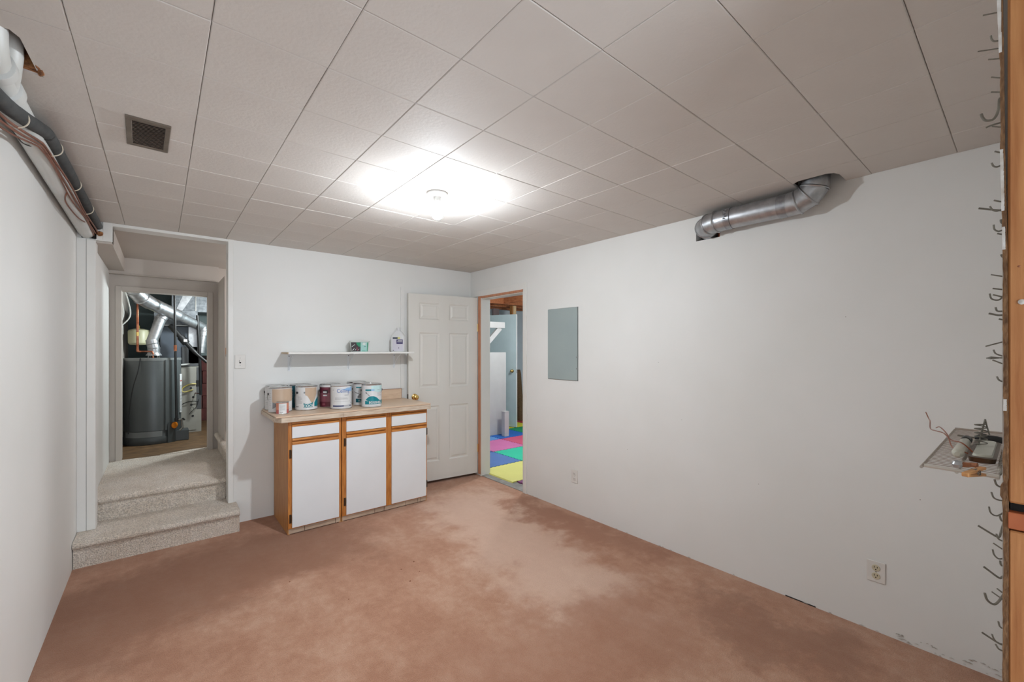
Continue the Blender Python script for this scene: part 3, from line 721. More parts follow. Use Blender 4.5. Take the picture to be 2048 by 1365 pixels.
can('white paint can with a teal paint splash lettered EGGSHELL', 1.4606, 3.742, ear=(-82, 98), deco=[
    ('p', (0.4, 'can_mint', -2, 88, poly_fn((0, 0.150), (0.5, 0.130), (1, 0.150)), 0.192)),
    ('p', (0.5, 'can_teal', -36, 8, 0.146, 0.160)), ('p', (0.6, 'can_sky', -2, 16, 0.146, 0.160)), ('p', (0.6, 'can_grey', 34, 50, 0.150, 0.154)),
    ('p', (0.6, 'charcoal', -34, -12, poly_fn((0, 0.126), (1, 0.100)), poly_fn((0, 0.138), (1, 0.107)))),
    ('p', (0.8, 'can_white', -28, -15, poly_fn((0, 0.120), (1, 0.106)), poly_fn((0, 0.126), (1, 0.109)))),
    ('p', (0.5, 'can_teal', -38, 82, 0.028, poly_fn((0, 0.060), (0.10, 0.082), (0.22, 0.098), (0.40, 0.100), (0.55, 0.090), (0.72, 0.062), (0.82, 0.058), (0.92, 0.064), (1, 0.064)))),
    ('p', (0.7, 'can_white', -38, -18, poly_fn((0, 0.060), (1, 0.056)), poly_fn((0, 0.068), (1, 0.058)))),
    ('t', ('EGGSHELL', 0.029, 26, 0.034, 'can_white', 0.92, 0.0008))] + small_print(34, 66, 0.10, 0.14, 5) + small_print(-20, 60, 0.014, 0.02, 1))

# ================================================================== SHELF
sh = thing('wall_shelf', 'long white wall shelf on metal brackets above the paint cans', 'shelf', (1.39, YB, 1.405))
obj('board', bx(-0.560, 0.585, -0.255, -0.002, 0.0, 0.017, 0.0012), 'white', sh)
obj('raw_end', bx(-0.5655, -0.5602, -0.25, -0.002, 0.0005, 0.0165), 'shelf_raw', sh)
for x in (0.885, 1.405, 1.872):
    bm = BM(); xx = x - 1.39
    box(bm, xx - 0.010, xx + 0.010, -0.004, -0.001, -0.150, -0.001, 0.0005)
    box(bm, xx - 0.010, xx + 0.010, -0.175, -0.001, -0.004, -0.001, 0.0005)
    tube(bm, [(xx, -0.165, -0.006), (xx, -0.09, -0.045), (xx, -0.028, -0.10), (xx, -0.006, -0.142)], 0.0035, 8)
    br = obj('bracket', bm, 'melamine', sh)
    bm = BM()
    for z in (-0.02, -0.14): lathe(bm, [(0.0045, 0), (0.0035, 0.002), (0.001, 0.0028)], 10, (xx, -0.0068, z), axis='y')
    obj('screw', bm, 'grout', br)
tb = thing('plastic_tub', 'small tapered plastic tub with green label and pale lid on the wall shelf', 'tub', (1.470, 4.065, 1.4222), face_cam(1.47, 4.065) + 0.0)
def rrect(wx, wy, r, n=4):
    out = []
    for cx_, cy_, a0 in ((wx - r, wy - r, 0), (-wx + r, wy - r, 90), (-wx + r, -wy + r, 180), (wx - r, -wy + r, 270)):
        for k in range(n + 1):
            a = math.radians(a0 + 90 * k / n); out.append((cx_ + r * math.cos(a), cy_ + r * math.sin(a)))
    return out
def loft(bm, rings):
    R = [[bm.verts.new(p) for p in ring] for ring in rings]
    for A, B in zip(R, R[1:]):
        n = len(A)
        for i in range(n): bm.faces.new((A[i], A[(i + 1) % n], B[(i + 1) % n], B[i]))
    bm.faces.new(list(reversed(R[0]))); bm.faces.new(R[-1]); bmesh.ops.recalc_face_normals(bm, faces=bm.faces); return bm
def rr3(wx, wy, r, z, dx=0, dy=0): return [(a + dx, b + dy, z) for a, b in rrect(wx, wy, r)]
obj('body', loft(BM(), [rr3(0.076, 0.050, 0.02, 0), rr3(0.088, 0.060, 0.022, 0.094)]), 'tub_plastic', tb, smooth=True)
obj('lid', loft(BM(), [rr3(0.092, 0.064, 0.022, 0.0945), rr3(0.094, 0.066, 0.022, 0.098), rr3(0.092, 0.064, 0.022, 0.105), rr3(0.084, 0.056, 0.02, 0.107)]), 'tub_plastic', tb, smooth=True)
def slab_print(pts, m, parent, y0=-0.0506, sl=-0.1064, d=0.0006):
    """flat print on the tub's sloping front: pts (x, z)"""
    bm = BM(); vs = [bm.verts.new((x, y0 + sl * z - d, z)) for x, z in pts]; bm.faces.new(vs); return obj('print', bm, m, parent)
slab_print([(-0.070, 0.004), (0.070, 0.004), (0.078, 0.090), (-0.078, 0.090)], 'tub_mint', tb)
slab_print([(-0.070, 0.004), (0.008, 0.004), (0.010, 0.090), (-0.077, 0.090)], 'charcoal', tb, d=0.0009)
slab_print([(-0.030, 0.088), (0.009, 0.088), (0.008, 0.046), (-0.006, 0.050), (-0.024, 0.066)], 'green', tb, d=0.0012)
slab_print([(0.064, 0.005), (0.070, 0.005), (0.078, 0.089), (0.068, 0.089)], 'green', tb, d=0.0012)
slab_print([(0.020, 0.006), (0.054, 0.006), (0.054, 0.010), (0.020, 0.010)], 'green', tb, d=0.0012)
slab_print([(0.024, 0.072), (0.034, 0.062), (0.048, 0.064), (0.056, 0.076), (0.048, 0.086), (0.032, 0.086)], 'tub_plastic', tb, d=0.0012)
slab_print([(0.040, 0.048), (0.056, 0.048), (0.056, 0.053), (0.040, 0.053)], 'can_teal_dark', tb, d=0.0012)
for x, z, s in ((-0.052, 0.012, 0.016), (-0.06, 0.045, 0.012), (-0.034, 0.014, 0.01), (-0.012, 0.008, 0.012), (-0.046, 0.058, 0.01)):
    slab_print([(x - s, z), (x - s * .2, z + s * .2), (x + s * .6, z + s * 1.6), (x, z + s * 1.1)], 'tub_plastic', tb, d=0.0015)
slab_print([(-0.022, 0.010), (-0.010, 0.010), (-0.018, 0.045), (-0.030, 0.045)], 'can_maroon', tb, d=0.0018)
jg = thing('white_jug', 'white plastic jug with dark purple label at the door end of the wall shelf', 'jug', (1.868, 4.070, 1.4222), face_cam(1.868, 4.07) - 0.30)
obj('body', loft(BM(), [rr3(0.066, 0.044, 0.016, 0), rr3(0.070, 0.048, 0.018, 0.006), rr3(0.070, 0.048, 0.018, 0.145), rr3(0.062, 0.040, 0.022, 0.168), rr3(0.036, 0.026, 0.018, 0.198), rr3(0.016, 0.016, 0.012, 0.214), rr3(0.015, 0.015, 0.012, 0.222)]), 'can_white', jg, smooth=True)
obj('cap', lathe(BM(), [(0.019, 0.220), (0.019, 0.240), (0.017, 0.243), (0.001, 0.243)], 20, cap0=True), 'can_white', jg, smooth=True)
def jp(x0, x1, z0, z1, m, d=0.0006):
    obj('print', bx(x0, x1, -0.048 - d, -0.0479, z0, z1), m, jg)
jp(-0.046, 0.062, 0.008, 0.124, 'purple_light'); jp(-0.006, 0.058, 0.078, 0.122, 'purple', 0.001); jp(-0.044, 0.006, 0.128, 0.146, 'slate', 0.001); jp(0.006, 0.030, 0.128, 0.146, 'yellow_print', 0.001)
jp(0.006, 0.052, 0.108, 0.114, 'label_white', 0.0015); jp(0.002, 0.052, 0.096, 0.101, 'label_white', 0.0015); jp(0.016, 0.020, 0.03, 0.045, 'purple', 0.0015); jp(-0.042, -0.034, 0.010, 0.018, 'charcoal', 0.0015)

# ================================================================== WALL FITTINGS
pn = thing('electrical_panel', 'grey-green metal electrical panel cover on the long white wall', 'electrical panel', (XR, 2.697, 1.17))
obj('cover', bx(-0.011, -0.001, -0.184, 0.184, 0, 0.648, 0.002), 'panel_grey', pn)
obj('edge_lip', bx(-0.004, 0.0, -0.187, 0.187, -0.003, 0.651), 'steel', pn)
bm = BM()
for z in (0.20, 0.10): box(bm, -0.0135, -0.011, -0.180, -0.172, z, z + 0.012)
obj('latch', bm, 'steel', pn)
def outlet(label, y, z, wy, hz, mm, grp):
    t = thing('wall_outlet', label, 'outlet', (XR, y, z), 0, grp)
    obj('plate', bx(-0.006, -0.0005, -wy / 2, wy / 2, -hz / 2, hz / 2, 0.002), 'outlet', t)
    for s in (-1, 1):
        cz_ = s * hz * 0.19
        f = obj('socket', lathe(BM(), [(0.0165, 0.0), (0.0165, -0.003), (0.0155, -0.004), (0.001, -0.004)], 24, (-0.0055, 0, cz_), cap0=True, axis='x'), mm, t)
        bm = BM(); box(bm, -0.0101, -0.009, 0.0045, 0.0070, cz_ + 0.000, cz_ + 0.009); box(bm, -0.0101, -0.009, -0.0070, -0.0045, cz_ + 0.000, cz_ + 0.008)
        lathe(bm, [(0.0028, 0), (0.0028, -0.0012), (0.001, -0.0012)], 10, (-0.009, 0, cz_ - 0.007), axis='x')
        obj('slot', bm, 'slot', f)
    obj('screw', lathe(BM(), [(0.003, 0), (0.002, -0.0012), (0.001, -0.0012)], 10, (-0.006, 0, 0), axis='x'), 'steel', t)
    return t
outlet('small white outlet low on the wall between the doorway and panel', 2.551, 0.322, 0.074, 0.116, 'outlet', 'wall outlets')
outlet('white outlet plate with ivory sockets near the pegboard end of wall', 0.494, 0.308, 0.074, 0.106, 'ivory', 'wall outlets')
sw = thing('light_switch', 'white light switch plate beside the stair opening', 'light switch', (0.516, YB, 1.343))
obj('plate', bx(-0.038, 0.038, -0.006, -0.0005, -0.058, 0.058, 0.002), 'outlet', sw)
tg = BM(); box(tg, -0.005, 0.005, -0.016, -0.004, -0.004, 0.014, 0.001, Matrix.Rotation(0.0, 4, 'X'))
obj('toggle', tg, 'outlet', sw)
obj('toggle_slot', bx(-0.006, 0.006, -0.0068, -0.0055, -0.013, 0.013), 'slot', sw)
bm = BM()
for z in (-0.03, 0.03): lathe(bm, [(0.003, 0), (0.0025, -0.0015), (0.001, -0.0015)], 10, (0, -0.006, z), axis='y')
obj('screw', bm, 'steel', sw)
# ceiling lamp
lp = thing('ceiling_lamp', 'bare glowing bulb in a white porcelain lampholder on the ceiling', 'lamp', (1.236, 2.175, H))
obj('lampholder', lathe(BM(), [(0.058, 0.0), (0.058, -0.008), (0.050, -0.016), (0.030, -0.020), (0.022, -0.024), (0.021, -0.050), (0.019, -0.052)], 36), 'white', lp, smooth=True)
mb = mat('lit_bulb_glass', S(255, 252, 246), 0.3, emit=(*BULB_COLOR, 1), estr=BULB_STRENGTH)
bl = obj('bulb', lathe(BM(), [(0.0328, -0.120), (0.029, -0.135), (0.018, -0.147), (0.001, -0.151)], 20, cap0=False), mb, lp, smooth=True)
obj('bulb_neck', lathe(BM(), [(0.013, -0.050), (0.015, -0.060), (0.023, -0.078), (0.0315, -0.100), (0.0331, -0.110), (0.0328, -0.120)], 20, cap1=True), mat('bulb_neck_white', S(240, 240, 238), 0.3, emit=(*BULB_COLOR, 1), estr=32.0), lp, smooth=True)
# ceiling vent
vt = thing('ceiling_vent', 'brown metal louvred air vent in the ceiling by the pipes', 'vent', (-0.038, 2.355, H))
vt.rotation_euler = (0, 0, math.radians(1.5))
WX, WY = 0.070, 0.150
bm = BM(); box(bm, -WX, WX, -WY, -WY + 0.026, -0.007, 0.002, 0.002); box(bm, -WX, WX, WY - 0.020, WY, -0.007, 0.002, 0.002)
box(bm, -WX, -WX + 0.020, -WY + 0.026, WY - 0.020, -0.007, 0.002, 0.002); box(bm, WX - 0.018, WX, -WY + 0.026, WY - 0.020, -0.007, 0.002, 0.002)
obj('frame', bm, 'vent', vt)
obj('duct_backing', bx(-WX + 0.018, WX - 0.016, -WY + 0.024, WY - 0.018, -0.0005, 0.001), 'void', vt)
n_sl = 18
slat = BM(); box(slat, -WX + 0.020, WX - 0.018, -0.0042, 0.0042, -0.0005, 0.0005, 0, Matrix.Rotation(math.radians(38), 4, 'X'))
sme = bpy.data.meshes.new('slat'); slat.to_mesh(sme); slat.free(); sme.materials.append(M['vent_slat'])
for k in range(n_sl):
    o = bpy.data.objects.new('slat', sme); COL.objects.link(o); o.parent = vt
    o.location = (0, -WY + 0.032 + (2 * WY - 0.058) * k / (n_sl - 1), -0.0042)
# ================================================================== METAL DUCT ON THE LONG WALL
dc = thing('metal_duct', 'silvery galvanised round duct elbowing from ceiling into the long wall', 'duct', (2.74, 1.0, 2.262))
def D(x, y, z): return (x - 2.74, y - 1.0, z - 2.262)
DR = 0.0635
obj('straight_pipe', tube(BM(), [D(2.742, 1.205, 2.2635), D(2.740, 0.86, 2.263)], DR, 32), 'galv', dc, smooth=True)
def gores(pts, R, n=32, seg_name='elbow_gore', parent=dc):
    for a, b in zip(pts, pts[1:]):
        a, b = Vector(a), Vector(b); d = (b - a).normalized()
        # short overlap makes the mitred joints meet
        obj(seg_name, tube(BM(), [a - d * 0.016, b + d * 0.016], R, n), 'galv', parent, smooth=True)
    for i, p in enumerate(pts[1:-1]):
        a, b = Vector(pts[i]), Vector(pts[i + 2]); t = (b - a).normalized()
        bm = BM(); tube(bm, [Vector(p) - t * 0.005, Vector(p), Vector(p) + t * 0.005], [R * 1.05, R * 1.10, R * 1.05], n)
        obj('seam_ring', bm, 'galv', parent, smooth=True)
gores([D(2.740, 0.87, 2.263), D(2.740, 0.815, 2.266), D(2.739, 0.765, 2.288), D(2.737, 0.735, 2.325), D(2.735, 0.722, 2.42)], DR + 0.002)
gores([D(2.742, 1.195, 2.2635), D(2.744, 1.262, 2.262), D(2.755, 1.315, 2.258), D(2.785, 1.352, 2.252), D(2.86, 1.366, 2.248)], DR + 0.002)
for y0, y1, nm in ((0.862, 0.905, 'foil_tape'), (1.165, 1.20, 'foil_tape')):
    bm = BM(); tube(bm, [D(2.740, y0, 2.2630), D(2.740, (y0 + y1) / 2, 2.2632), D(2.741, y1, 2.2634)], [DR + 0.0035, DR + 0.003, DR + 0.0035], 32)
    obj(nm, bm, 'galv_tape', dc, smooth=True)
bm = BM()
for k in range(7):
    a = 2.4 + k * 0.16; r = DR + 0.004
    p = Vector(D(2.741, 1.185 + 0.004 * (k % 2), 2.2634)) + Vector((r * math.cos(a), 0, r * math.sin(a)))
    q = p + Vector((-0.004 * (1 + k % 2), 0.014 * (-1) ** k, 0.004)); tube(bm, [p, (p + q) / 2 + Vector((-0.003, 0, 0.002)), q], [0.002, 0.004, 0.001], 5)
obj('crumpled_tape', bm, 'galv_tape', dc)

# ================================================================== PIPES ALONG THE LEFT WALL
vp = thing('vent_pipe', 'white painted drain pipe along the wall and ceiling corner', 'pipe', (-0.395, 3.1, 2.28))
def V_(x, y, z): return (x + 0.395, y - 3.1, z - 2.28)
obj('long_pipe', tube(BM(), [V_(-0.396, 4.186, 2.262), V_(-0.392, 3.2, 2.272), V_(-0.390, 2.16, 2.285), V_(-0.390, 1.2, 2.292)], 0.040, 24), 'pvc', vp, smooth=True)
obj('coupling', lathe(BM(), [(0.041, -0.03), (0.049, -0.025), (0.049, 0.025), (0.041, 0.03)], 24, axis='y'), 'pvc', vp, smooth=True, loc=V_(-0.390, 2.10, 2.286))
obj('branch_pipe', tube(BM(), [V_(-0.390, 2.08, 2.288), V_(-0.378, 2.02, 2.31), V_(-0.368, 1.975, 2.35), V_(-0.366, 1.96, 2.46)], [0.038, 0.042, 0.044, 0.044], 20), 'pvc', vp, smooth=True)
obj('branch_pipe', tube(BM(), [V_(-0.392, 1.99, 2.292), V_(-0.385, 1.91, 2.296), V_(-0.382, 1.86, 2.320), V_(-0.380, 1.83, 2.46)], [0.043, 0.046, 0.048, 0.050], 20), 'pvc', vp, smooth=True)
obj('coupling', lathe(BM(), [(0.046, -0.022), (0.053, -0.02), (0.053, 0.02), (0.046, 0.022)], 24, axis='y'), 'pvc', vp, smooth=True, loc=V_(-0.386, 1.955, 2.292))
ip = thing('insulated_pipe', 'black foam-insulated pipe strapped beside the white pipe', 'pipe', (-0.34, 3.1, 2.30))
def I_(x, y, z): return (x + 0.34, y - 3.1, z - 2.30)
ipts = smooth_path([(-0.336, 4.16, 2.312), (-0.340, 3.4, 2.308), (-0.343, 2.8, 2.304), (-0.346, 2.50, 2.300), (-0.352, 2.40, 2.288), (-0.366, 2.22, 2.250), (-0.382, 2.04, 2.222), (-0.392, 1.80, 2.205), (-0.394, 1.3, 2.20)], 6)
obj('foam_sleeve', tube(BM(), [I_(*p) for p in ipts], [0.0245] * len(ipts), 18), 'foam', ip, smooth=True)
obj('sleeve_joint', tube(BM(), [I_(-0.3475, 2.475, 2.2985), I_(-0.3482, 2.463, 2.2975)], 0.0255, 18), 'black', ip)
pt = thing('copper_cables', 'brown copper cables strapped under the black insulated pipe', 'cable', (-0.37, 3.1, 2.27))
def C_(p): return (p[0] + 0.37, p[1] - 3.1, p[2] - 2.27)
off = [(-0.012, -0.053), (-0.003, -0.045), (-0.018, -0.062)]
for k, (dx, dz) in enumerate(off):
    pts = []
    for q in ipts:
        wob = 0.006 * math.sin(q.y * 6 + k * 2.1)
        fade = max(0.0, min(1.0, (q.y - 1.6)))
        pts.append(C_((q.x + dx + wob * 0.6, q.y, q.z + dz + wob * (k - 1) * 0.8)))
    obj('cable', tube(BM(), pts, 0.0044 if k < 2 else 0.0034, 8), 'copper_wire', pt, smooth=True)
lo = smooth_path([(-0.362, 3.75, 2.242), (-0.372, 3.60, 2.226), (-0.380, 3.42, 2.222), (-0.384, 3.25, 2.224), (-0.376, 3.15, 2.228), (-0.364, 3.10, 2.238)], 5)
obj('loose_cable', tube(BM(), [C_(p) for p in lo], 0.0035, 6), 'copper_wire', pt, smooth=True)
lo = smooth_path([(-0.392, 1.9, 2.175), (-0.394, 2.1, 2.192), (-0.400, 2.25, 2.212), (-0.402, 2.40, 2.226), (-0.398, 2.46, 2.236), (-0.385, 2.50, 2.246)], 5)
tag(obj('black_wire', tube(BM(), lo, 0.0022, 6), 'black', None, smooth=True), 'thin black wire hanging below the white pipe', 'wire')
for i, y in enumerate((2.17, 2.60, 3.12, 3.62)):
    q = min(ipts, key=lambda p: abs(p.y - y))
    pts = []
    for a in range(0, 32):
        an = math.radians(60 - a * 9.2)
        pts.append((q.x - 0.010 + (0.037) * math.cos(an), y + 0.004 * math.sin(a * 0.3), q.z - 0.010 + 0.038 * math.sin(an)))
    o = obj('zip_tie', tube(BM(), pts, 0.0022, 6), 'ziptie', None, smooth=True)
    tag(o, ['wide pale strap round the black pipe nearest the broken ceiling hole', 'pale zip tie round the pipes just past the kink', 'pale zip tie round the pipes level with the ceiling vent end',
            'pale zip tie round the pipes nearest the stair opening'][i], 'zip tie', 'ties along the pipe bundle')
fb = BM(); bmesh.ops.create_icosphere(fb, subdivisions=3, radius=0.017)
for v in fb.verts: v.co *= 1 + 0.12 * math.sin(v.co.x * 300) * math.cos(v.co.y * 260 + v.co.z * 190)
tag(obj('foam_blob', fb, 'torn_wood', None, smooth=True, loc=(-0.326, 4.165, 2.262)), 'small brown lump of expanded foam where the pipes meet the wall', 'foam')
obj('pipe_hole', bx(-0.42, -0.345, YB - 0.012, YB - 0.002, 2.225, 2.345), 'void', wb)

# ================================================================== PEGBOARD, HOOKS, WIRE RACK
prof = [(2.35, .0305, .0235), (1.988, .030, .024), (1.95, .0295, .0238), (1.904, .028, .023), (1.88, .0268, .0228), (1.83, .0272, .0225), (1.79, .0265, .022), (1.756, .027, .022), (1.70, .0262, .021), (1.631, .025, .020), (1.59, .0245, .0195), (1.558, .024, .0195),
        (1.52, .0246, .0192), (1.477, .0245, .019), (1.44, .0238, .0188), (1.381, .0240, .0185), (1.345, .0234, .0183), (1.305, .0232, .0182), (1.28, .0246, .0182), (1.25, .0242, .0182), (1.242, .0236, .0195), (1.236, .0268, .0195), (1.221, .0272, .019), (1.2155, .025, .0185), (1.19, .0243, .0182),
        (1.165, .024, .018), (1.12, .0236, .0182), (1.057, .0245, .0184), (1.0, .0243, .0184), (0.935, .025, .0185), (0.60, .025, .0185), (0.0, .025, .0185)]
random.seed(3)
fine = []
for (z0, a0, b0), (z1, a1, b1) in zip(prof, prof[1:]):
    n = max(1, int(abs(z0 - z1) / 0.006)) if z1 > 0.5 else 3
    for i in range(n):
        t = i / n; fine.append((z0 + (z1 - z0) * t, a0 + (a1 - a0) * t + random.uniform(-0.00035, 0.0003), b0 + (b1 - b0) * t))
fine.append(prof[-1])
pg = thing('pegboard', 'brown hardboard pegboard seen edge-on with torn ragged edge', 'pegboard', (1.0, 0.025, 0.0))
bm = BM(); rows = []
for z, yf, yb in fine:
    ja = random.uniform(0, 0.0012)
    rows.append([bm.verts.new((0.0 + ja, yf - 0.025, z)), bm.verts.new((0.012, min(yf, 0.0262) - 0.025, z)), bm.verts.new((0.012, yb - 0.025, z)), bm.verts.new((0.0, yb - 0.025, z))])
for A, B in zip(rows, rows[1:]):
    for i in range(4): bm.faces.new((A[i], A[(i + 1) % 4], B[(i + 1) % 4], B[i]))
bm.faces.new(rows[0]); bm.faces.new(list(reversed(rows[-1]))); bmesh.ops.recalc_face_normals(bm, faces=bm.faces)
obj('torn_edge', bm, 'hardboard', pg)
obj('board_face', bx(0.012, XR - 1.0 - 0.001, -0.0053, 0.0, 0.0, H - 0.002), 'hardboard_face', pg)
for z0, z1 in ((1.905, 2.34), (1.66, 1.755), (1.60, 1.635), (1.352, 1.37)):
    bm = BM()
    nn = 14
    for i in range(nn):
        za = z0 + (z1 - z0) * i / nn; zb = z0 + (z1 - z0) * (i + 1) / nn
        def at(z):
            k = min(range(len(fine)), key=lambda q: abs(fine[q][0] - z)); return fine[k]
        a = at(za); b = at(zb); u = 0.0006
        vs = [bm.verts.new((-0.0004, a[1] - 0.025 + 0.0002, za)), bm.verts.new((-0.0004, a[2] - 0.025 + 0.0018 + random.uniform(0, .0008), za)), bm.verts.new((-0.0004, b[2] - 0.025 + 0.0018, zb)), bm.verts.new((-0.0004, b[1] - 0.025 + 0.0002, zb))]
        bm.faces.new(vs)
    obj('paint_remnant', bm, 'paint_chip', pg)
HOOKS=[('straight', 1.25, [(0.056, 2.105), (0.036, 2.099), (0.031, 2.099)]),
('J', 1.15, [(0.042, 2.01), (0.041, 2.003), (0.038, 1.998), (0.033, 1.996), (0.031, 1.996)]),
('straight', 1.45, [(0.073, 2.132), (0.041, 2.122), (0.031, 2.122)]),
('straight', 1.3, [(0.051, 2.037), (0.036, 2.031), (0.031, 2.031)]),
('straight', 1.3, [(0.047, 1.999), (0.035, 1.992), (0.031, 1.992)]),
('straight', 1.35, [(0.049, 1.989), (0.036, 1.983), (0.031, 1.983)]),
('J', 1.2, [(0.056, 1.893), (0.054, 1.885), (0.05, 1.878), (0.042, 1.876), (0.037, 1.882), (0.034, 1.895), (0.033, 1.911), (0.031, 1.911)]),
('J', 1.15, [(0.048, 1.847), (0.045, 1.848), (0.039, 1.849), (0.032, 1.849), (0.031, 1.849)]),
('straight', 1.3, [(0.046, 1.899), (0.035, 1.893), (0.031, 1.893)]),
('straight', 1.2, [(0.039, 1.816), (0.031, 1.811)]),
('J', 1.15, [(0.041, 1.781), (0.039, 1.775), (0.035, 1.772), (0.03, 1.773)]),
('straight', 1.2, [(0.04, 1.725), (0.031, 1.72)]),
('straight', 1.5, [(0.074, 1.782), (0.052, 1.773), (0.038, 1.768), (0.031, 1.768)]),
('J', 1.2, [(0.045, 1.715), (0.042, 1.708), (0.037, 1.704), (0.031, 1.705)]),
('J', 1.25, [(0.042, 1.689), (0.041, 1.68), (0.036, 1.675), (0.031, 1.676)]),
('straight', 1.2, [(0.036, 1.662), (0.029, 1.659)]),
('J', 1.1, [(0.029, 1.667), (0.028, 1.661), (0.025, 1.659)]),
('J', 1.15, [(0.03, 1.615), (0.028, 1.61), (0.025, 1.608)]),
('straight', 1.4, [(0.051, 1.61), (0.032, 1.603), (0.031, 1.603)]),
('straight', 1.3, [(0.045, 1.57), (0.03, 1.566)]),
('J', 1.3, [(0.049, 1.56), (0.047, 1.55), (0.041, 1.546), (0.035, 1.547), (0.03, 1.555)]),
('straight', 1.25, [(0.043, 1.553), (0.032, 1.548), (0.031, 1.548)]),
('J', 1.2, [(0.038, 1.525), (0.036, 1.518), (0.029, 1.517)]),
('straight', 1.5, [(0.058, 1.531), (0.044, 1.526), (0.035, 1.526), (0.031, 1.526)]),
('straight', 1.2, [(0.034, 1.503), (0.028, 1.501)]),
('straight', 1.4, [(0.059, 1.453), (0.033, 1.463), (0.031, 1.463)]),
('J', 1.3, [(0.044, 1.446), (0.041, 1.438), (0.032, 1.433), (0.031, 1.433)]),
('spade', 1.4, [(0.058, 1.427), (0.049, 1.428), (0.033, 1.428), (0.031, 1.428)]),
('straight', 1.35, [(0.047, 1.424), (0.032, 1.416), (0.031, 1.416)]),
('J', 1.25, [(0.038, 1.394), (0.035, 1.387), (0.029, 1.384)]),
('J', 1.1, [(0.036, 1.224), (0.034, 1.216), (0.03, 1.213), (0.025, 1.213)]),
('J', 1.25, [(0.045, 1.168), (0.042, 1.158), (0.036, 1.155), (0.029, 1.155)]),
('J', 1.35, [(0.052, 1.114), (0.05, 1.103), (0.045, 1.098), (0.039, 1.099), (0.032, 1.107), (0.031, 1.107)]),
('J', 1.2, [(0.033, 1.138), (0.031, 1.13), (0.027, 1.128)]),
('straight', 1.5, [(0.075, 1.027), (0.049, 1.012), (0.042, 1.011), (0.039, 1.024), (0.035, 1.044), (0.031, 1.044)]),
('J', 1.2, [(0.037, 1.103), (0.034, 1.094), (0.027, 1.092)]),
('straight', 1.35, [(0.046, 1.039), (0.03, 1.029)]),
('J', 1.3, [(0.045, 1.041), (0.043, 1.031), (0.037, 1.025), (0.029, 1.029)]),
('J', 1.15, [(0.031, 1.071), (0.03, 1.064), (0.026, 1.062)]),
('straight', 1.45, [(0.064, 0.95), (0.043, 0.935), (0.038, 0.935), (0.033, 0.942), (0.031, 0.942)]),
('J', 1.35, [(0.058, 0.929), (0.055, 0.917), (0.049, 0.911), (0.043, 0.912), (0.037, 0.923), (0.03, 0.94)]),
('straight', 1.4, [(0.05, 0.917), (0.032, 0.906), (0.031, 0.906)]),
('straight', 1.25, [(0.038, 0.983), (0.028, 0.976)]),
('J', 1.25, [(0.036, 0.92), (0.034, 0.911), (0.028, 0.908)]),
('straight', 1.5, [(0.069, 0.776), (0.042, 0.764), (0.034, 0.766), (0.031, 0.766)]),
('J', 1.3, [(0.046, 0.869), (0.043, 0.86), (0.037, 0.855), (0.029, 0.857)]),
('J', 1.2, [(0.038, 0.897), (0.034, 0.89), (0.027, 0.889)])]
cnt = {'straight': 0, 'J': 0, 'spade': 0}
ORD = ['first', 'second', 'third', 'fourth', 'fifth', 'sixth', 'seventh', 'eighth', 'ninth', 'tenth', 'eleventh', 'twelfth', 'thirteenth', 'fourteenth', 'fifteenth', 'sixteenth', 'seventeenth', 'eighteenth',
       'nineteenth', 'twentieth', 'twenty-first', 'twenty-second', 'twenty-third', 'twenty-fourth', 'twenty-fifth', 'twenty-sixth', 'twenty-seventh']
for kind, x, pts in sorted(HOOKS, key=lambda h: -sum(p[1] for p in h[2]) / len(h[2])):
    n = cnt[kind]; cnt[kind] += 1
    base = (x, 0.025, pts[-1][1])
    q = [Vector((x, a, z)) for a, z in pts]
    q = [p for p in q if p.y > 0.026] + [Vector((x, 0.0235, pts[-1][1]))]
    if len(q) < 2: continue
    long_bent = kind == 'straight' and len(pts) > 3
    lab = {'straight': ('%s straight steel peg counting down the pegboard' if not long_bent else '%s straight peg down the pegboard, long with bent root') % ORD[n],
           'J': '%s curved steel hook counting down the pegboard' % ORD[n], 'spade': 'flat spade-tipped steel hook on the pegboard just under eye level'}[kind]
    r = 0.0021 if (kind == 'J' and abs(pts[0][0]) > 0.054) or long_bent else 0.0014
    hk = thing('pegboard_hook', lab, 'hook', base, 0, 'steel hooks and pegs on the pegboard')
    pp = smooth_path(q, 4) if len(q) > 2 else q
    obj('rod', tube(BM(), [p - Vector(base) for p in pp], r, 8), 'hook_steel', hk, smooth=True)
    if kind == 'spade':
        bm = BM(); loft(bm, [[(0 + a, 0.033 + b * 0, -0.001 + c) for a, b, c in ((-.003, 0, -.001), (.003, 0, -.001), (.003, 0, .001), (-.003, 0, .001))],
                             [(a, 0.026, c) for a, c in ((-.008, -.003), (.008, -.003), (.008, .003), (-.008, .003))], [(a, 0.014, c) for a, c in ((-.003, -.0015), (.003, -.0015), (.003, .0015), (-.003, .0015))]])
        obj('blade', bm, 'hook_steel', hk)
    else:
        obj('root_clip', tube(BM(), [(0, 0.0015, -0.006), (0, 0.0015, 0.007)], 0.0017, 6), 'hook_steel', hk)
rk = thing('wire_rack', 'grey wire rack holding odds and ends beside the pegboard edge', 'rack', (1.1, 0.031, 1.229))
RL, RD = 0.585, 0.096
bm = BM(); tube(bm, [(0, 0, 0), (0, RD - 0.004, 0.001)], 0.0032, 8); obj('end_bar', bm, 'rack_tube', rk)
bm = BM(); tube(bm, [(RL, 0, 0), (RL, RD, 0)], 0.0025, 8); obj('end_bar', bm, 'rack_metal', rk)
for y, m_, r in ((0.002, 'rack_tube', 0.0032), (RD * 0.52, 'rack_tube', 0.0028), (RD, 'rack_metal', 0.0025)):
    obj('rail', tube(BM(), [(0, y, -0.003), (RL, y, -0.003)], r, 8), m_, rk)
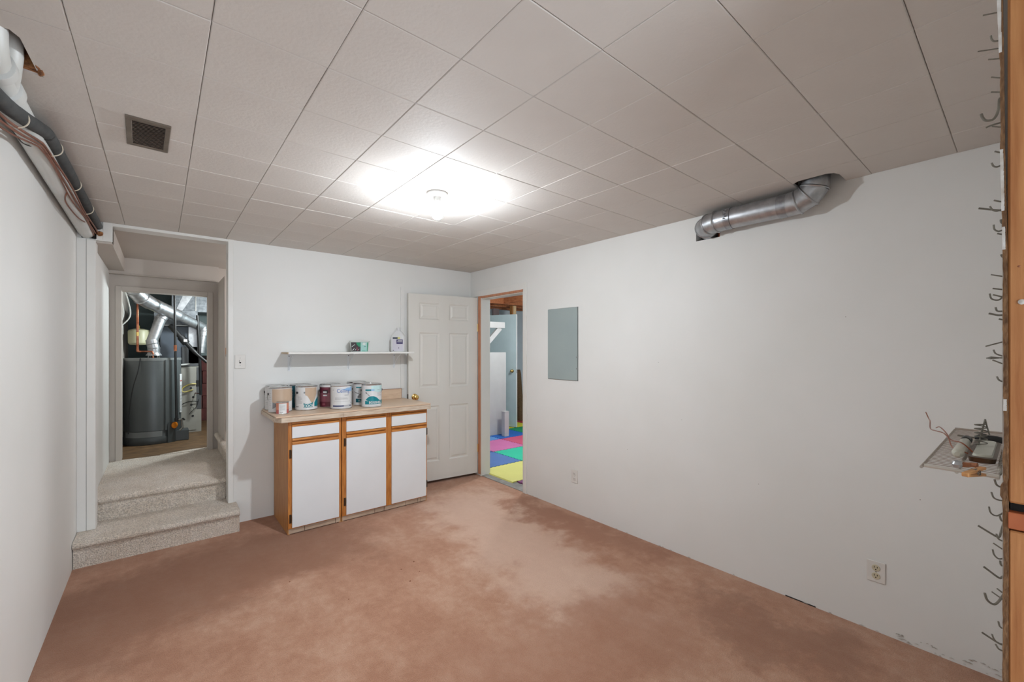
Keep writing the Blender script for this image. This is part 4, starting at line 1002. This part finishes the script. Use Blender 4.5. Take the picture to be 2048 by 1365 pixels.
wm = BM(); tube(wm, [(0, 0, 0), (0, RD, 0)], 0.0008, 6)
wme = bpy.data.meshes.new('wire'); wm.to_mesh(wme); wm.free(); wme.materials.append(M['rack_metal'])
for k in range(38):
    o = bpy.data.objects.new('wire', wme); COL.objects.link(o); o.parent = rk; o.location = (0.0148 * (k + 1), 0, 0)
obj('hanger_wire', tube(BM(), [(0.03, 0.0, -0.002), (0.03, -0.006, 0.012)], 0.002, 6), 'hook_steel', rk)
obj('hanger_wire', tube(BM(), [(0.30, 0.0, -0.002), (0.30, -0.006, 0.012)], 0.002, 6), 'hook_steel', rk)
obj('hanger_wire', tube(BM(), [(0.56, 0.0, -0.002), (0.56, -0.006, 0.03)], 0.002, 6), 'hook_steel', rk)
ZR = 1.2315
# clear little tube with a dark cap
ti = thing('clear_vial', 'small hazy clear plastic tube with black cap on the wire rack', 'bottle', (1.27, 0.088, ZR + 0.0095), 0.0)
ti.rotation_euler = (0, PI / 2 * 1.0, 0)
obj('tube', lathe(BM(), [(0.004, -0.064), (0.0075, -0.060), (0.009, -0.050), (0.009, 0.10), (0.0075, 0.112), (0.0065, 0.12)], 20), 'glass_plastic', ti, smooth=True)
obj('cap', lathe(BM(), [(0.008, 0.12), (0.009, 0.123), (0.009, 0.150), (0.006, 0.153)], 16), 'black', ti, smooth=True)
# brown plastic tray with a clear tape reel
tr = thing('small_tray', 'small brown-rimmed tray with clear insert on the wire rack', 'tray', (1.30, 0.055, ZR + 0.001), 0.0)
obj('rim', loft(BM(), [rr3(0.11, 0.017, 0.012, 0), rr3(0.115, 0.019, 0.014, 0.010), rr3(0.110, 0.015, 0.012, 0.010)]), 'bronze', tr, smooth=True)
obj('insert', loft(BM(), [rr3(0.10, 0.0135, 0.010, 0.010), rr3(0.098, 0.012, 0.010, 0.014)]), 'glass_plastic', tr, smooth=True)
# coil spring leaning up
sp = thing('wire_spring_clip', 'upright bent dark wire clip standing on the wire rack', 'clip', (1.32, 0.062, ZR + 0.012), 0)
obj('coil', tube(BM(), [(0.006 * math.cos(k * 0.4), 0.009 * math.sin(k * 0.4), 0.00052 * k + 0.002) for k in range(90)], 0.0012, 5), 'hook_steel', sp, smooth=True)
obj('arm', tube(BM(), [(0, 0.004, 0.0), (0.002, -0.002, 0.035), (0.0, -0.006, 0.058)], 0.0016, 6), 'hook_steel', sp)
obj('arm', tube(BM(), [(0, -0.012, 0.026), (0.002, -0.008, 0.045), (0.0, -0.006, 0.058)], 0.0014, 6), 'hook_steel', sp)
pn2 = thing('black_driver', 'short black pen-like tool lying across the wire rack', 'tool', (1.46, 0.044, ZR + 0.0095), 0.0)
obj('barrel', lathe(BM(), [(0.003, -0.012), (0.007, -0.008), (0.009, 0.0), (0.009, 0.028), (0.005, 0.034)], 14, axis='y'), 'black', pn2, smooth=True)
obj('shaft', tube(BM(), [(0, 0.034, 0), (0, 0.062, 0.001)], 0.002, 8), 'hook_steel', pn2)
# grey knob and bits at the near edge
kb = thing('glass_knob', 'small grey glassy knob on the near edge of the wire rack', 'knob', (1.105, 0.080, ZR + 0.0085), 0)
obj('bead', lathe(BM(), [(0.002, -0.006), (0.006, -0.005), (0.008, 0.0), (0.006, 0.005), (0.002, 0.007)], 16), 'galv', kb, smooth=True)
obj('stem', tube(BM(), [(0.0, -0.004, 0), (0.006, -0.016, 0.001), (0.004, -0.024, 0.002)], [0.005, 0.004, 0.0045], 8), 'mdf_edge', kb, smooth=True)
# wooden clothespin
cp = thing('clothespin', 'wooden clothespin clipped on the near edge of the wire rack', 'clothespin', (1.045, 0.056, ZR + 0.010), -math.radians(121))
for s, dz, rz_ in ((1, 0.003, 0.10), (-1, -0.004, -0.10)):
    mt = Matrix.Translation((0, 0, dz)) @ Matrix.Rotation(rz_ * 0.8, 4, 'X') @ Matrix.Rotation(0.22, 4, 'Z')
    bm = BM(); box(bm, -0.0045, 0.0045, -0.030, 0.026, -0.0022, 0.0022, 0.001, mt); obj('leg', bm, 'clothespin', cp)
obj('spring', tube(BM(), [(0.006 * math.cos(k * 1.1), 0.0 + 0.0006 * k - 0.003, 0.006 * math.sin(k * 1.1)) for k in range(14)], 0.0008, 5), 'hook_steel', cp, smooth=True)
# copper wire poking out over the far side
cw = smooth_path([(1.24, 0.066, ZR + 0.008), (1.27, 0.085, ZR + 0.022), (1.31, 0.104, ZR + 0.020), (1.36, 0.120, ZR + 0.026), (1.40, 0.136, ZR + 0.024), (1.46, 0.152, ZR + 0.020), (1.53, 0.160, ZR + 0.030), (1.60, 0.170, ZR + 0.028), (1.64, 0.180, ZR + 0.040)], 5)
cwt = thing('copper_wire', 'bent bright copper wire sticking out past the wire rack', 'wire', (1.24, 0.066, ZR + 0.008))
b0 = Vector((1.24, 0.066, ZR + 0.008))
obj('strand', tube(BM(), [p - b0 for p in cw], 0.0013, 6), 'copper', cwt, smooth=True)
cw2 = smooth_path([(1.22, 0.060, ZR + 0.005), (1.23, 0.082, ZR + 0.012), (1.27, 0.10, ZR + 0.012), (1.33, 0.112, ZR + 0.028), (1.40, 0.130, ZR + 0.034), (1.44, 0.140, ZR + 0.026)], 5)
obj('strand', tube(BM(), [p - b0 for p in cw2], 0.0012, 6), 'copper', cwt, smooth=True)

# ================================================================== PLAY ROOM BEYOND THE DOORWAY
pf = struct(obj('floor', bx(X2 - 0.03, 7.2, 2.3, 7.6, -0.1, 0.0), 'threshold'))
pf.name = 'floor_play_room'
PW = M['play_wall']
struct(obj('wall_play_room_back', bx(X2, 7.3, 7.45, 7.55, -0.1, 2.6), PW))
struct(obj('wall_play_room_right', bx(7.2, 7.3, 2.2, 7.5, -0.1, 2.6), PW))
struct(obj('wall_play_room_front', bx(X2, 7.3, 2.2, 2.3, -0.1, 2.6), PW))
struct(obj('wall_play_room_left', bx(X2 - 0.1, X2, 4.32, 7.5, -0.1, 2.6), PW))
pc = struct(obj('ceiling_play_room', bx(X2, 7.3, 2.2, 7.5, 2.42, 2.6), PW))
for k, y in enumerate((6.30, 6.75, 7.2)):
    obj('joist', bx(3.6 + 0.9 * 0, 7.2, y, y + 0.04, 2.30, 2.42), 'joist', pc)
obj('joist', bx(5.0, 5.04, 4.3, 7.45, 2.31, 2.419), 'joist', pc)
def mat_mesh(nx=12):
    """interlocking foam square 0.61 m with toothed rim"""
    s, t, k = 0.607, 0.012, 10
    pts = []
    def edge(p0, p1, nrm):
        out = []
        for i in range(k):
            a = i / k; b = (i + 0.5) / k; o_ = 0.010 if i % 1 == 0 else 0
            pa = (p0[0] + (p1[0] - p0[0]) * a, p0[1] + (p1[1] - p0[1]) * a)
            pb = (p0[0] + (p1[0] - p0[0]) * b, p0[1] + (p1[1] - p0[1]) * b)
            out += [pa, (pa[0] + nrm[0] * o_, pa[1] + nrm[1] * o_), (pb[0] + nrm[0] * o_, pb[1] + nrm[1] * o_), pb]
        return out
    pts = edge((0, 0), (s, 0), (0, 1)) + edge((s, 0), (s, s), (-1, 0)) + edge((s, s), (0, s), (0, -1)) + edge((0, s), (0, 0), (1, 0))
    # drop duplicate consecutive points
    q = [p for i, p in enumerate(pts) if math.dist(p, pts[i - 1]) > 1e-5]
    return prism(BM(), q, 0, t)
mats_ = [  # grid cell, colour name, colour
    (0, 0, 'pale yellow', S(222, 214, 122), 'just inside the doorway'), (0, -1, 'plum', S(128, 62, 108), 'at the doorway corner'), (1, 0, 'orange', S(214, 140, 70), 'hidden beside the doorway wall'),
    (0, 1, 'slate blue', S(84, 116, 172), 'behind the pale yellow one'), (1, 1, 'teal green', S(44, 190, 150), 'in the middle of the doorway view'),
    (1, 2, 'orchid pink', S(204, 110, 160), 'behind the teal green one'), (2, 2, 'rose red', S(206, 82, 112), 'next to the orchid pink one'), (0, 2, 'navy blue', S(60, 90, 150), 'beside the jamb'),
    (1, 3, 'sky blue', S(92, 146, 206), 'against the white board'), (2, 3, 'royal blue', S(28, 96, 176), 'below the grey-green door'), (3, 3, 'emerald green', S(0, 138, 86), 'under the grey-green door edge'),
    (3, 2, 'violet', S(120, 80, 160), 'beside the rose red one'), (3, 4, 'lemon yellow', S(220, 206, 60), 'at the foot of the carpet offcut'), (4, 4, 'brick red', S(170, 54, 58), 'beside the lemon yellow one'), (3, 5, 'cherry red', S(190, 50, 60), 'by the far wall'), (4, 3, 'leaf green', S(60, 160, 70), 'beyond the emerald one'),
    (2, 4, 'deep green', S(0, 120, 80), 'behind the royal blue one'), (4, 5, 'cobalt blue', S(30, 80, 170), 'in the far corner')]
mm0 = mat_mesh(); mme = bpy.data.meshes.new('foam_mat'); mm0.to_mesh(mme); mm0.free(); mme.materials.append(M['white'])
for i, j, cn, cc, where in mats_:
    m_ = mat('foam_' + cn.replace(' ', '_'), cc, 0.7, bump=0.3, bscale=300, nscale=4)
    me = mme.copy(); me.materials.clear(); me.materials.append(m_)
    if (i, j) == (0, 0):   # border piece with a plain rounded edge on the doorway side
        bm = mat_mesh(); 
        for v in bm.verts:
            if v.co.x < 0.02: v.co.x = -0.055 if v.co.z < 0.01 else -0.045
        me = bpy.data.meshes.new('foam_mat'); bm.to_mesh(me); bm.free(); me.materials.append(m_)
    o = bpy.data.objects.new('foam_mat', me); COL.objects.link(o)
    o.location = (2.985 + 0.610 * i, 3.535 + 0.612 * j, 0.0005 + (0.0003 * ((i + j) % 2)))
    tag(o, '%s foam play mat %s' % (cn, where), 'foam mat', 'interlocking foam mats in the play room')
g2 = thing('loose_door', 'grey-green flush door with brass knob standing open in the play room', 'door', (5.04, 5.955, 0.012))
g2.rotation_euler = (0, 0, math.atan2(6.60 - 5.955, 4.81 - 5.04))
obj('leaf', bx(0.0, 0.70, 0.0, 0.036, 0.012, 2.075, 0.001), 'door_grey', g2)
obj('leaf_edge', bx(-0.003, -0.0002, 0.0, 0.036, 0.012, 2.075), 'white', g2)
obj('knob', lathe(BM(), [(0.028, 0.036), (0.030, 0.040), (0.012, 0.046), (0.011, 0.062), (0.024, 0.072), (0.027, 0.084), (0.018, 0.094), (0.002, 0.096)], 24, (0.075, 0, 1.035), axis='y'), 'brass', g2, smooth=True)
obj('latch', bx(-0.0045, -0.003, 0.010, 0.026, 1.0, 1.07), 'steel', g2)
wbp = thing('white_board_panel', 'tall white board panel standing behind the doorway jamb', 'panel', (4.2, 5.66, 0.0005))
obj('sheet', bx(-0.75, 0.345, 0.0, 0.05, 0.013, 1.395, 0.002), 'knee_panel', wbp)
obj('catch', bx(-0.16, -0.13, -0.012, 0.0, 1.02, 1.10, 0.002), 'steel', wbp)
pst = thing('short_post', 'short white painted post at the corner of the white board', 'post', (4.40, 5.50, 0.012))
obj('shaft', bx(-0.045, 0.045, -0.045, 0.045, 0.0, 0.40, 0.004), 'knee_panel', pst)
obj('top_cap', bx(-0.047, 0.047, -0.047, 0.047, 0.40, 0.412, 0.003), 'knee_panel', pst)
bk = thing('timber_bracket', 'white painted timber bracket fixed above the white board', 'bracket', (4.1, 5.70, 1.55))
bm = BM(); box(bm, -1.152, 0.455, 0, 0.09, 0.255, 0.36, 0.003); obj('arm', bm, 'knee_panel', bk)
bm = BM(); box(bm, -0.040, 0.040, -0.001, 0.05, -0.02, 0.45, 0.003, Matrix.Translation((0.055, 0.02, -0.05)) @ Matrix.Rotation(math.radians(46), 4, 'Y')); obj('brace', bm, 'knee_panel', bk)
pp_ = thing('new_wood_post', 'pale new wood post rising above the grey-green door', 'post', (5.365, 6.45, 0.0))
obj('timber', bx(-0.032, 0.036, -0.045, 0.045, 0.013, 2.299, 0.002), 'stud_pale', pp_)
obj('side_timber', bx(-0.060, -0.033, -0.03, 0.04, 0.013, 2.299, 0.002), 'rail_wood', pp_)
tag(obj('mauve_post', bx(-0.075, 0.075, -0.03, 0.03, 0.013, 2.299, 0.003), 'post_grey', None, loc=(5.42, 7.10, 0)), 'mauve-grey square post against the far pale wall', 'post')
cr_ = thing('carpet_offcut', 'rolled brown carpet offcut leaning behind the grey-green door', 'carpet roll', (5.60, 6.52, 0.014))
bm = BM(); tube(bm, [(0.02, 0, 0.0), (0.0, 0.02, 0.4), (-0.03, 0.03, 0.95), (-0.03, 0.03, 1.02)], [0.075, 0.072, 0.06, 0.045], 18); obj('roll', bm, 'pile_brown', cr_, smooth=True)

# ================================================================== FURNACE ROOM
FZ = 0.36
struct(obj('floor_furnace_room', bx(-0.5, 1.3, 5.66, 8.3, 0.2, FZ), 'vinyl'))
bm = BM()
for k in range(13):
    a = PI + k * PI / 12
# carpet tongue over the sill
struct(obj('wall_furnace_left', bx(-0.45, -0.345, 5.77, 8.3, 0.2, 2.6), M['wall_taupe']))
struct(obj('wall_furnace_right', bx(1.2, 1.3, 5.77, 8.3, 0.2, 2.6), M['teal_wall']))
fbk = struct(obj('wall_furnace_back', bx(-0.45, 1.3, 8.1, 8.2, 0.2, 2.6), M['teal_wall']))
mrn = sroot('wall_block', (0, 0, 0))
for r_ in range(5):
    for c_i in range(4):
        x0 = 0.30 + 0.40 * c_i - (0.2 if r_ % 2 else 0); obj('block', bx(max(0.2, x0), min(1.19, x0 + 0.392), 7.98, 8.1, FZ + 0.19 * r_, FZ + 0.19 * r_ + 0.184, 0.003), 'maroon', mrn)
obj('sill_beam', bx(0.2, 1.19, 7.9, 8.1, FZ + 0.96, FZ + 0.99), 'void', mrn)
fc = struct(obj('ceiling_furnace_room', bx(-0.45, 1.3, 5.77, 8.2, 2.5, 2.6), M['void']))
for k in range(6): obj('joist', bx(-0.345, 1.2, 6.0 + 0.4 * k, 6.04 + 0.4 * k, 2.28, 2.5), 'cavity', fc)
struct(obj('baseboard_furnace', bx(-0.345, -0.333, 5.77, 6.3, FZ, FZ + 0.075, 0.002), M['white']))
obj('carpet_tongue', prism(BM(), [(0.0, 5.655), (0.10, 5.70), (0.25, 5.755), (0.398, 5.77), (0.398, 5.655)], FZ, FZ + 0.006), mst, bpy.data.objects['floor_furnace_room'])
wh = thing('water_heater', 'dark grey cylindrical water heater with orange knob in the furnace room', 'water heater', (-0.062, 6.60, FZ))
HR = 0.262
obj('tank', lathe(BM(), [(HR - 0.004, 0.150), (HR, 0.155), (HR, 0.965), (HR - 0.003, 0.978), (HR - 0.012, 0.984), (0.01, 0.985)], 48), 'heater', wh, smooth=True)
obj('top_rim', lathe(BM(), [(HR + 0.002, 0.955), (HR + 0.003, 0.982), (HR - 0.006, 0.986)], 48, cap0=False, cap1=False), 'heater_band', wh, smooth=True)
obj('base_skirt', lathe(BM(), [(HR + 0.006, 0.0), (HR + 0.012, 0.01), (HR + 0.010, 0.075), (HR + 0.002, 0.085), (HR + 0.001, 0.150)], 48), 'heater_base', wh, smooth=True)
obj('skirt_band', patch(BM(), HR + 0.004, -64, 18, 0.086, 0.150, 20), 'heater_band', wh, smooth=True)
bm = BM(); patch(bm, HR + 0.012, 24, 30, 0.15, 0.962, 3); patch(bm, HR + 0.012, 30, 60, 0.15, 0.962, 10)
for a in (24, 60):
    an = math.radians(a); p0 = Vector((HR * math.sin(an), -HR * math.cos(an), 0)); p1 = Vector(((HR + 0.012) * math.sin(an), -(HR + 0.012) * math.cos(an), 0))
    vs = [bm.verts.new(p0 + Vector((0, 0, 0.15))), bm.verts.new(p1 + Vector((0, 0, 0.15))), bm.verts.new(p1 + Vector((0, 0, 0.962))), bm.verts.new(p0 + Vector((0, 0, 0.962)))]; bm.faces.new(vs)
obj('front_cover', bm, 'heater', wh, smooth=True)
obj('control_box', patch(BM(), HR + 0.020, 28, 76, 0.0, 0.235, 12), 'heater_base', wh, smooth=True)
bm = BM(); box(bm, 0.19, 0.33, -0.19, -0.02, 0.0, 0.125, 0.01); obj('burner_door', bm, 'heater_base', wh)
an = math.radians(42)
kb2 = lathe(BM(), [(0.036, 0.0), (0.038, -0.010), (0.030, -0.016), (0.001, -0.017)], 24, axis='y')
obj('control_knob', kb2, 'orange', wh, smooth=True, loc=((HR + 0.022) * math.sin(an), -(HR + 0.022) * math.cos(an), 0.195), rz=an)
obj('label_strip', patch(BM(), HR + 0.014, 62, 76, 0.33, 0.79, 5), 'label_white', wh)
bm = BM()
for k in range(22): patch(bm, HR + 0.0150, 64, 74, 0.345 + 0.0145 * k, 0.351 + 0.0145 * k, 3)
obj('label_print', bm, 'label_grey', wh)
obj('label_stripe', patch(BM(), HR + 0.0152, 64, 74, 0.70, 0.715, 3), 'can_red', wh)
for a in (50, 58):
    an = math.radians(a); 
fh = thing('heater_flue', 'galvanised flue pipe rising from the water heater hood', 'flue', (-0.055, 6.55, 1.346))
bm = BM()
for k in range(4):
    a = k * PI / 2 + 0.6; tube(bm, [(0.062 * math.cos(a), 0.062 * math.sin(a), 0.0), (0.055 * math.cos(a), 0.055 * math.sin(a), 0.03)], 0.006, 6)
obj('hood_leg', bm, 'steel', fh)
obj('draft_hood', lathe(BM(), [(0.075, 0.028), (0.072, 0.034), (0.058, 0.055), (0.055, 0.07)], 28), 'galv', fh, smooth=True)
gores([(0, 0, 0.06), (0, 0, 0.11), (-0.012, 0, 0.165), (-0.018, 0.0, 0.20)], 0.057, 24, 'elbow_gore', fh)
obj('flue_pipe', tube(BM(), [(-0.018, 0, 0.19), (0.055, 0.03, 0.445)], 0.054, 26), 'galv', fh, smooth=True)
gores([(0.052, 0.03, 0.435), (0.060, 0.035, 0.46), (0.085, 0.05, 0.495)], 0.055, 24, 'elbow_gore', fh)
lpipe = thing('large_vent_pipe', 'large galvanised vent pipe sloping across the furnace room', 'duct', (0.07, 6.7, 1.95))
def G(x, y, z): return (x - 0.07, y - 6.7, z - 1.95)
gores([G(-0.225, 6.22, 2.34), G(-0.225, 6.22, 2.17), G(-0.215, 6.25, 2.09), G(-0.16, 6.33, 2.025), G(-0.10, 6.41, 1.985)], 0.076, 28, 'elbow_gore', lpipe)
obj('pipe', tube(BM(), [G(-0.11, 6.40, 1.99), G(0.16, 6.645, 1.862)], 0.072, 28), 'galv', lpipe, smooth=True)
obj('reducer', tube(BM(), [G(0.155, 6.64, 1.865), G(0.20, 6.68, 1.843)], [0.072, 0.060], 28), 'galv', lpipe, smooth=True)
obj('pipe', tube(BM(), [G(0.19, 6.672, 1.848), G(0.405, 6.865, 1.745)], 0.059, 28), 'galv', lpipe, smooth=True)
gores([G(0.39, 6.852, 1.752), G(0.425, 6.882, 1.735), G(0.442, 6.89, 1.69), G(0.438, 6.89, 1.64)], 0.056, 24, 'elbow_gore', lpipe)
obj('drop_pipe', tube(BM(), [G(0.438, 6.89, 1.65), G(0.415, 6.89, 1.40)], 0.046, 24), 'galv', lpipe, smooth=True)
fu = thing('furnace', 'beige metal furnace standing behind the water heater', 'furnace', (0.2, 6.96, FZ))
obj('casing', bx(-0.2, 0.222, 0, 0.6, 0.0, 0.86, 0.004), 'furnace', fu)
obj('front_panel', bx(-0.19, 0.165, -0.008, 0.0, 0.03, 0.84, 0.002), 'furnace', fu)
obj('side_strip', bx(0.170, 0.222, -0.004, 0.0, 0.30, 0.85, 0.001), 'slate_dark', fu)
bm = BM()
for x, z in ((0.135, 0.46), (0.115, 0.36), (0.11, 0.58), (0.13, 0.215)): tube(bm, [(x, -0.010, z), (x, -0.0075, z)], 0.014, 12)
box(bm, 0.165, 0.195, -0.010, -0.004, 0.60, 0.68)
obj('knockout', bm, 'black', fu)
cb = obj('coil_cabinet', bx(-0.2, 0.175, 0.02, 0.6, 0.90, 1.38, 0.003), 'slate', fu)
obj('lower_cabinet', bx(0.02, 0.218, 0.0, 0.6, 0.862, 1.12, 0.003), 'slate_dark', fu)
obj('plenum', bx(-0.26, 0.185, 0.02, 0.62, 1.40, 1.59, 0.003), 'galv_dull', fu)
obj('plenum_lip', bx(-0.27, 0.195, 0.0, 0.62, 1.385, 1.40, 0.001), 'steel', fu)
obj('supply_riser', bx(0.085, 0.20, 0.0, 0.04, 0.90, 1.38, 0.002), 'galv', fu)
tk = thing('supply_trunk', 'rectangular galvanised trunk duct under the furnace room ceiling', 'duct', (0.36, 7.3, 1.96))
obj('trunk', bx(-0.24, 0.50, 0.0, 0.5, 0.0, 0.245, 0.003), 'galv_dull', tk)
obj('cross_break', prism(BM(), [(-0.13, 0.0), (0.0, 0.245), (-0.11, 0.245), (-0.2, 0.0)], -0.006, 0.0, 'y'), 'galv', tk)
bm = BM(); box(bm, 0.015, 0.025, -0.014, 0.0, 0.0, 0.245); box(bm, 0.165, 0.18, -0.014, 0.0, 0.03, 0.245)
obj('drive_cleat', bm, 'steel', tk)
et = thing('expansion_tank', 'cream coloured small pressure tank above the water heater', 'tank', (-0.20, 7.0, 1.495))
obj('shell', lathe(BM(), [(0.03, 0.0), (0.085, 0.008), (0.103, 0.03), (0.105, 0.17), (0.095, 0.19), (0.05, 0.205), (0.01, 0.208)], 32), 'cream_tank', et, smooth=True)
obj('valve', tube(BM(), [(0, 0, 0.205), (0, 0, 0.245)], 0.012, 10), 'brass', et)
cpp = thing('copper_water_pipe', 'copper water pipe dropping to the top of the water heater', 'pipe', (-0.197, 6.46, 1.42))
obj('riser', tube(BM(), [(0, 0, 0.02), (0, 0, 0.62)], 0.0115, 12), 'copper', cpp, smooth=True)
obj('elbow', tube(BM(), smooth_path([(0, 0, 0.03), (0.002, 0, 0.006), (0.016, 0.002, 0.0), (0.03, 0.003, 0.0)], 4), 0.014, 10), 'copper', cpp, smooth=True)
obj('branch', tube(BM(), [(0.02, 0.002, 0.0), (0.125, 0.03, 0.0), (0.135, 0.03, -0.02), (0.135, 0.03, -0.076)], 0.010, 10), 'copper', cpp, smooth=True)
obj('coupling', tube(BM(), [(0, 0, 0.18), (0, 0, 0.22)], 0.0135, 12), 'brass', cpp, smooth=True)
gp = thing('black_gas_pipe', 'black iron gas pipe standing beside the water heater', 'pipe', (0.150, 6.36, 0.52))
obj('pipe', tube(BM(), [(-0.018, 0, 1.58), (-0.010, 0, 0.8), (0.0, 0, 0.10)], 0.0125, 12), 'black', gp, smooth=True)
obj('tape_band', tube(BM(), [(-0.012, 0, 0.975), (-0.011, 0, 0.905)], 0.016, 12), 'copper', gp)
obj('tee', lathe(BM(), [(0.02, -0.02), (0.02, 0.02)], 12, (0.0, 0, 0.10)), 'black', gp)
obj('valve_body', tube(BM(), [(-0.01, 0, 0.10), (0.05, 0.01, 0.10), (0.055, 0.01, 0.0), (0.03, 0.0, -0.03)], 0.011, 8), 'steel', gp, smooth=True)
obj('valve_handle', tube(BM(), [(0.055, -0.012, 0.115), (0.075, -0.012, 0.09)], 0.009, 8), 'black', gp)
gp2 = thing('second_gas_pipe', 'black pipe beside the furnace front edge', 'pipe', (0.405, 6.77, 0.86))
obj('pipe', tube(BM(), [(-0.035, 0, 1.02), (-0.012, 0, 0.5), (0.0, 0, 0.0)], 0.016, 12), 'black', gp2, smooth=True)
obj('branch', tube(BM(), [(0.0, 0, 0.02), (-0.03, 0.05, 0.015), (-0.05, 0.19, 0.012)], 0.006, 8), 'maroon', gp2, smooth=True)
ex_ = thing('black_exhaust_hose', 'thick black hose with clamped coupler slanting past the furnace', 'hose', (0.25, 6.75, 1.57))
def E_(x, y, z): return (x - 0.25, y - 6.75, z - 1.57)
obj('hose', tube(BM(), [E_(p.x, p.y, p.z) for p in smooth_path([(0.10, 6.80, 1.74), (0.13, 6.78, 1.70), (0.185, 6.76, 1.62), (0.25, 6.74, 1.53), (0.34, 6.70, 1.41), (0.46, 6.66, 1.28)], 5)], [0.030] * 14 + [0.024] * 7 + [0.018] * 5, 16), 'black', ex_, smooth=True)
obj('coupler', tube(BM(), [E_(0.20, 6.755, 1.60), E_(0.255, 6.738, 1.522)], 0.042, 18), 'black', ex_, smooth=True)
obj('coupler_label', bx(-0.022, 0.012, -0.054, -0.0525, -0.03, 0.0), 'label_white', ex_)
gh = smooth_path([(0.365, 6.94, 0.992), (0.31, 6.93, 0.995), (0.245, 6.92, 0.965), (0.215, 6.92, 0.925), (0.235, 6.92, 0.895), (0.29, 6.93, 0.905), (0.335, 6.94, 0.92)], 6)
tag(obj('yellow_gas_line', tube(BM(), gh, 0.0075, 8), 'yellow_hose', None, smooth=True), 'looped yellow gas line on the furnace front', 'hose')
wp = smooth_path([(0.10, 6.92, 1.235), (0.16, 6.92, 1.24), (0.30, 6.92, 1.255)], 4)
tag(obj('white_drain_pipe', tube(BM(), wp, 0.011, 10), 'pvc', None, smooth=True), 'white plastic drain pipe on top of the furnace', 'pipe')
ce = thing('wiring_harness', 'grey wires hanging loosely on the furnace front', 'wires', (0.3, 6.93, 0.7))
for q, pts in enumerate(([(-0.13, 0, -0.02), (-0.06, -0.01, 0.05), (0.03, -0.01, 0.07), (0.09, 0, 0.06)], [(0.09, 0, 0.09), (0.07, -0.01, 0.0), (0.02, -0.01, -0.06), (-0.01, 0, -0.10)], [(0.0, 0, -0.03), (0.02, -0.01, 0.0), (0.04, 0, -0.04), (0.0, 0, -0.08)])):
    obj('wire', tube(BM(), smooth_path(pts, 5), 0.005 if q == 0 else 0.003, 6), 'slot' if q != 2 else 'steel', ce, smooth=True)
jb = thing('junction_box', 'metal junction box with cables on the furnace room side wall', 'junction box', (-0.345, 6.02, 1.60))
obj('box', bx(0.0, 0.05, -0.04, 0.04, 0.0, 0.09, 0.002), 'steel', jb)
obj('switch_body', bx(0.005, 0.045, -0.035, 0.02, -0.06, -0.001, 0.003), 'black', jb)
for q, pts in enumerate(([(0.02, 0, 0.09), (0.05, 0.02, 0.22), (0.03, 0.03, 0.38), (0.02, 0.05, 0.52)], [(0.035, 0.01, 0.09), (0.10, 0.05, 0.20), (0.085, 0.06, 0.36), (0.04, 0.08, 0.52)])):
    obj('cable', tube(BM(), smooth_path(pts, 5), 0.006, 8), 'pvc', jb, smooth=True)
obj('conduit', tube(BM(), [(0.02, 0, -0.06), (0.02, 0, -1.2)], 0.011, 10), 'slate_dark', jb, smooth=True)
hc = smooth_path([(-0.17, 6.355, 1.345), (-0.19, 6.325, 1.20), (-0.235, 6.345, 1.0), (-0.262, 6.37, 0.75), (-0.272, 6.38, 0.5)], 5)
obj('cord', tube(BM(), [p - Vector((-0.062, 6.60, FZ)) for p in hc], 0.005, 6), 'black', wh, smooth=True)
for o in bpy.data.objects:
    if o.type == 'MESH' and len(o.data.materials) == 0: print('NO MATERIAL', o.name)
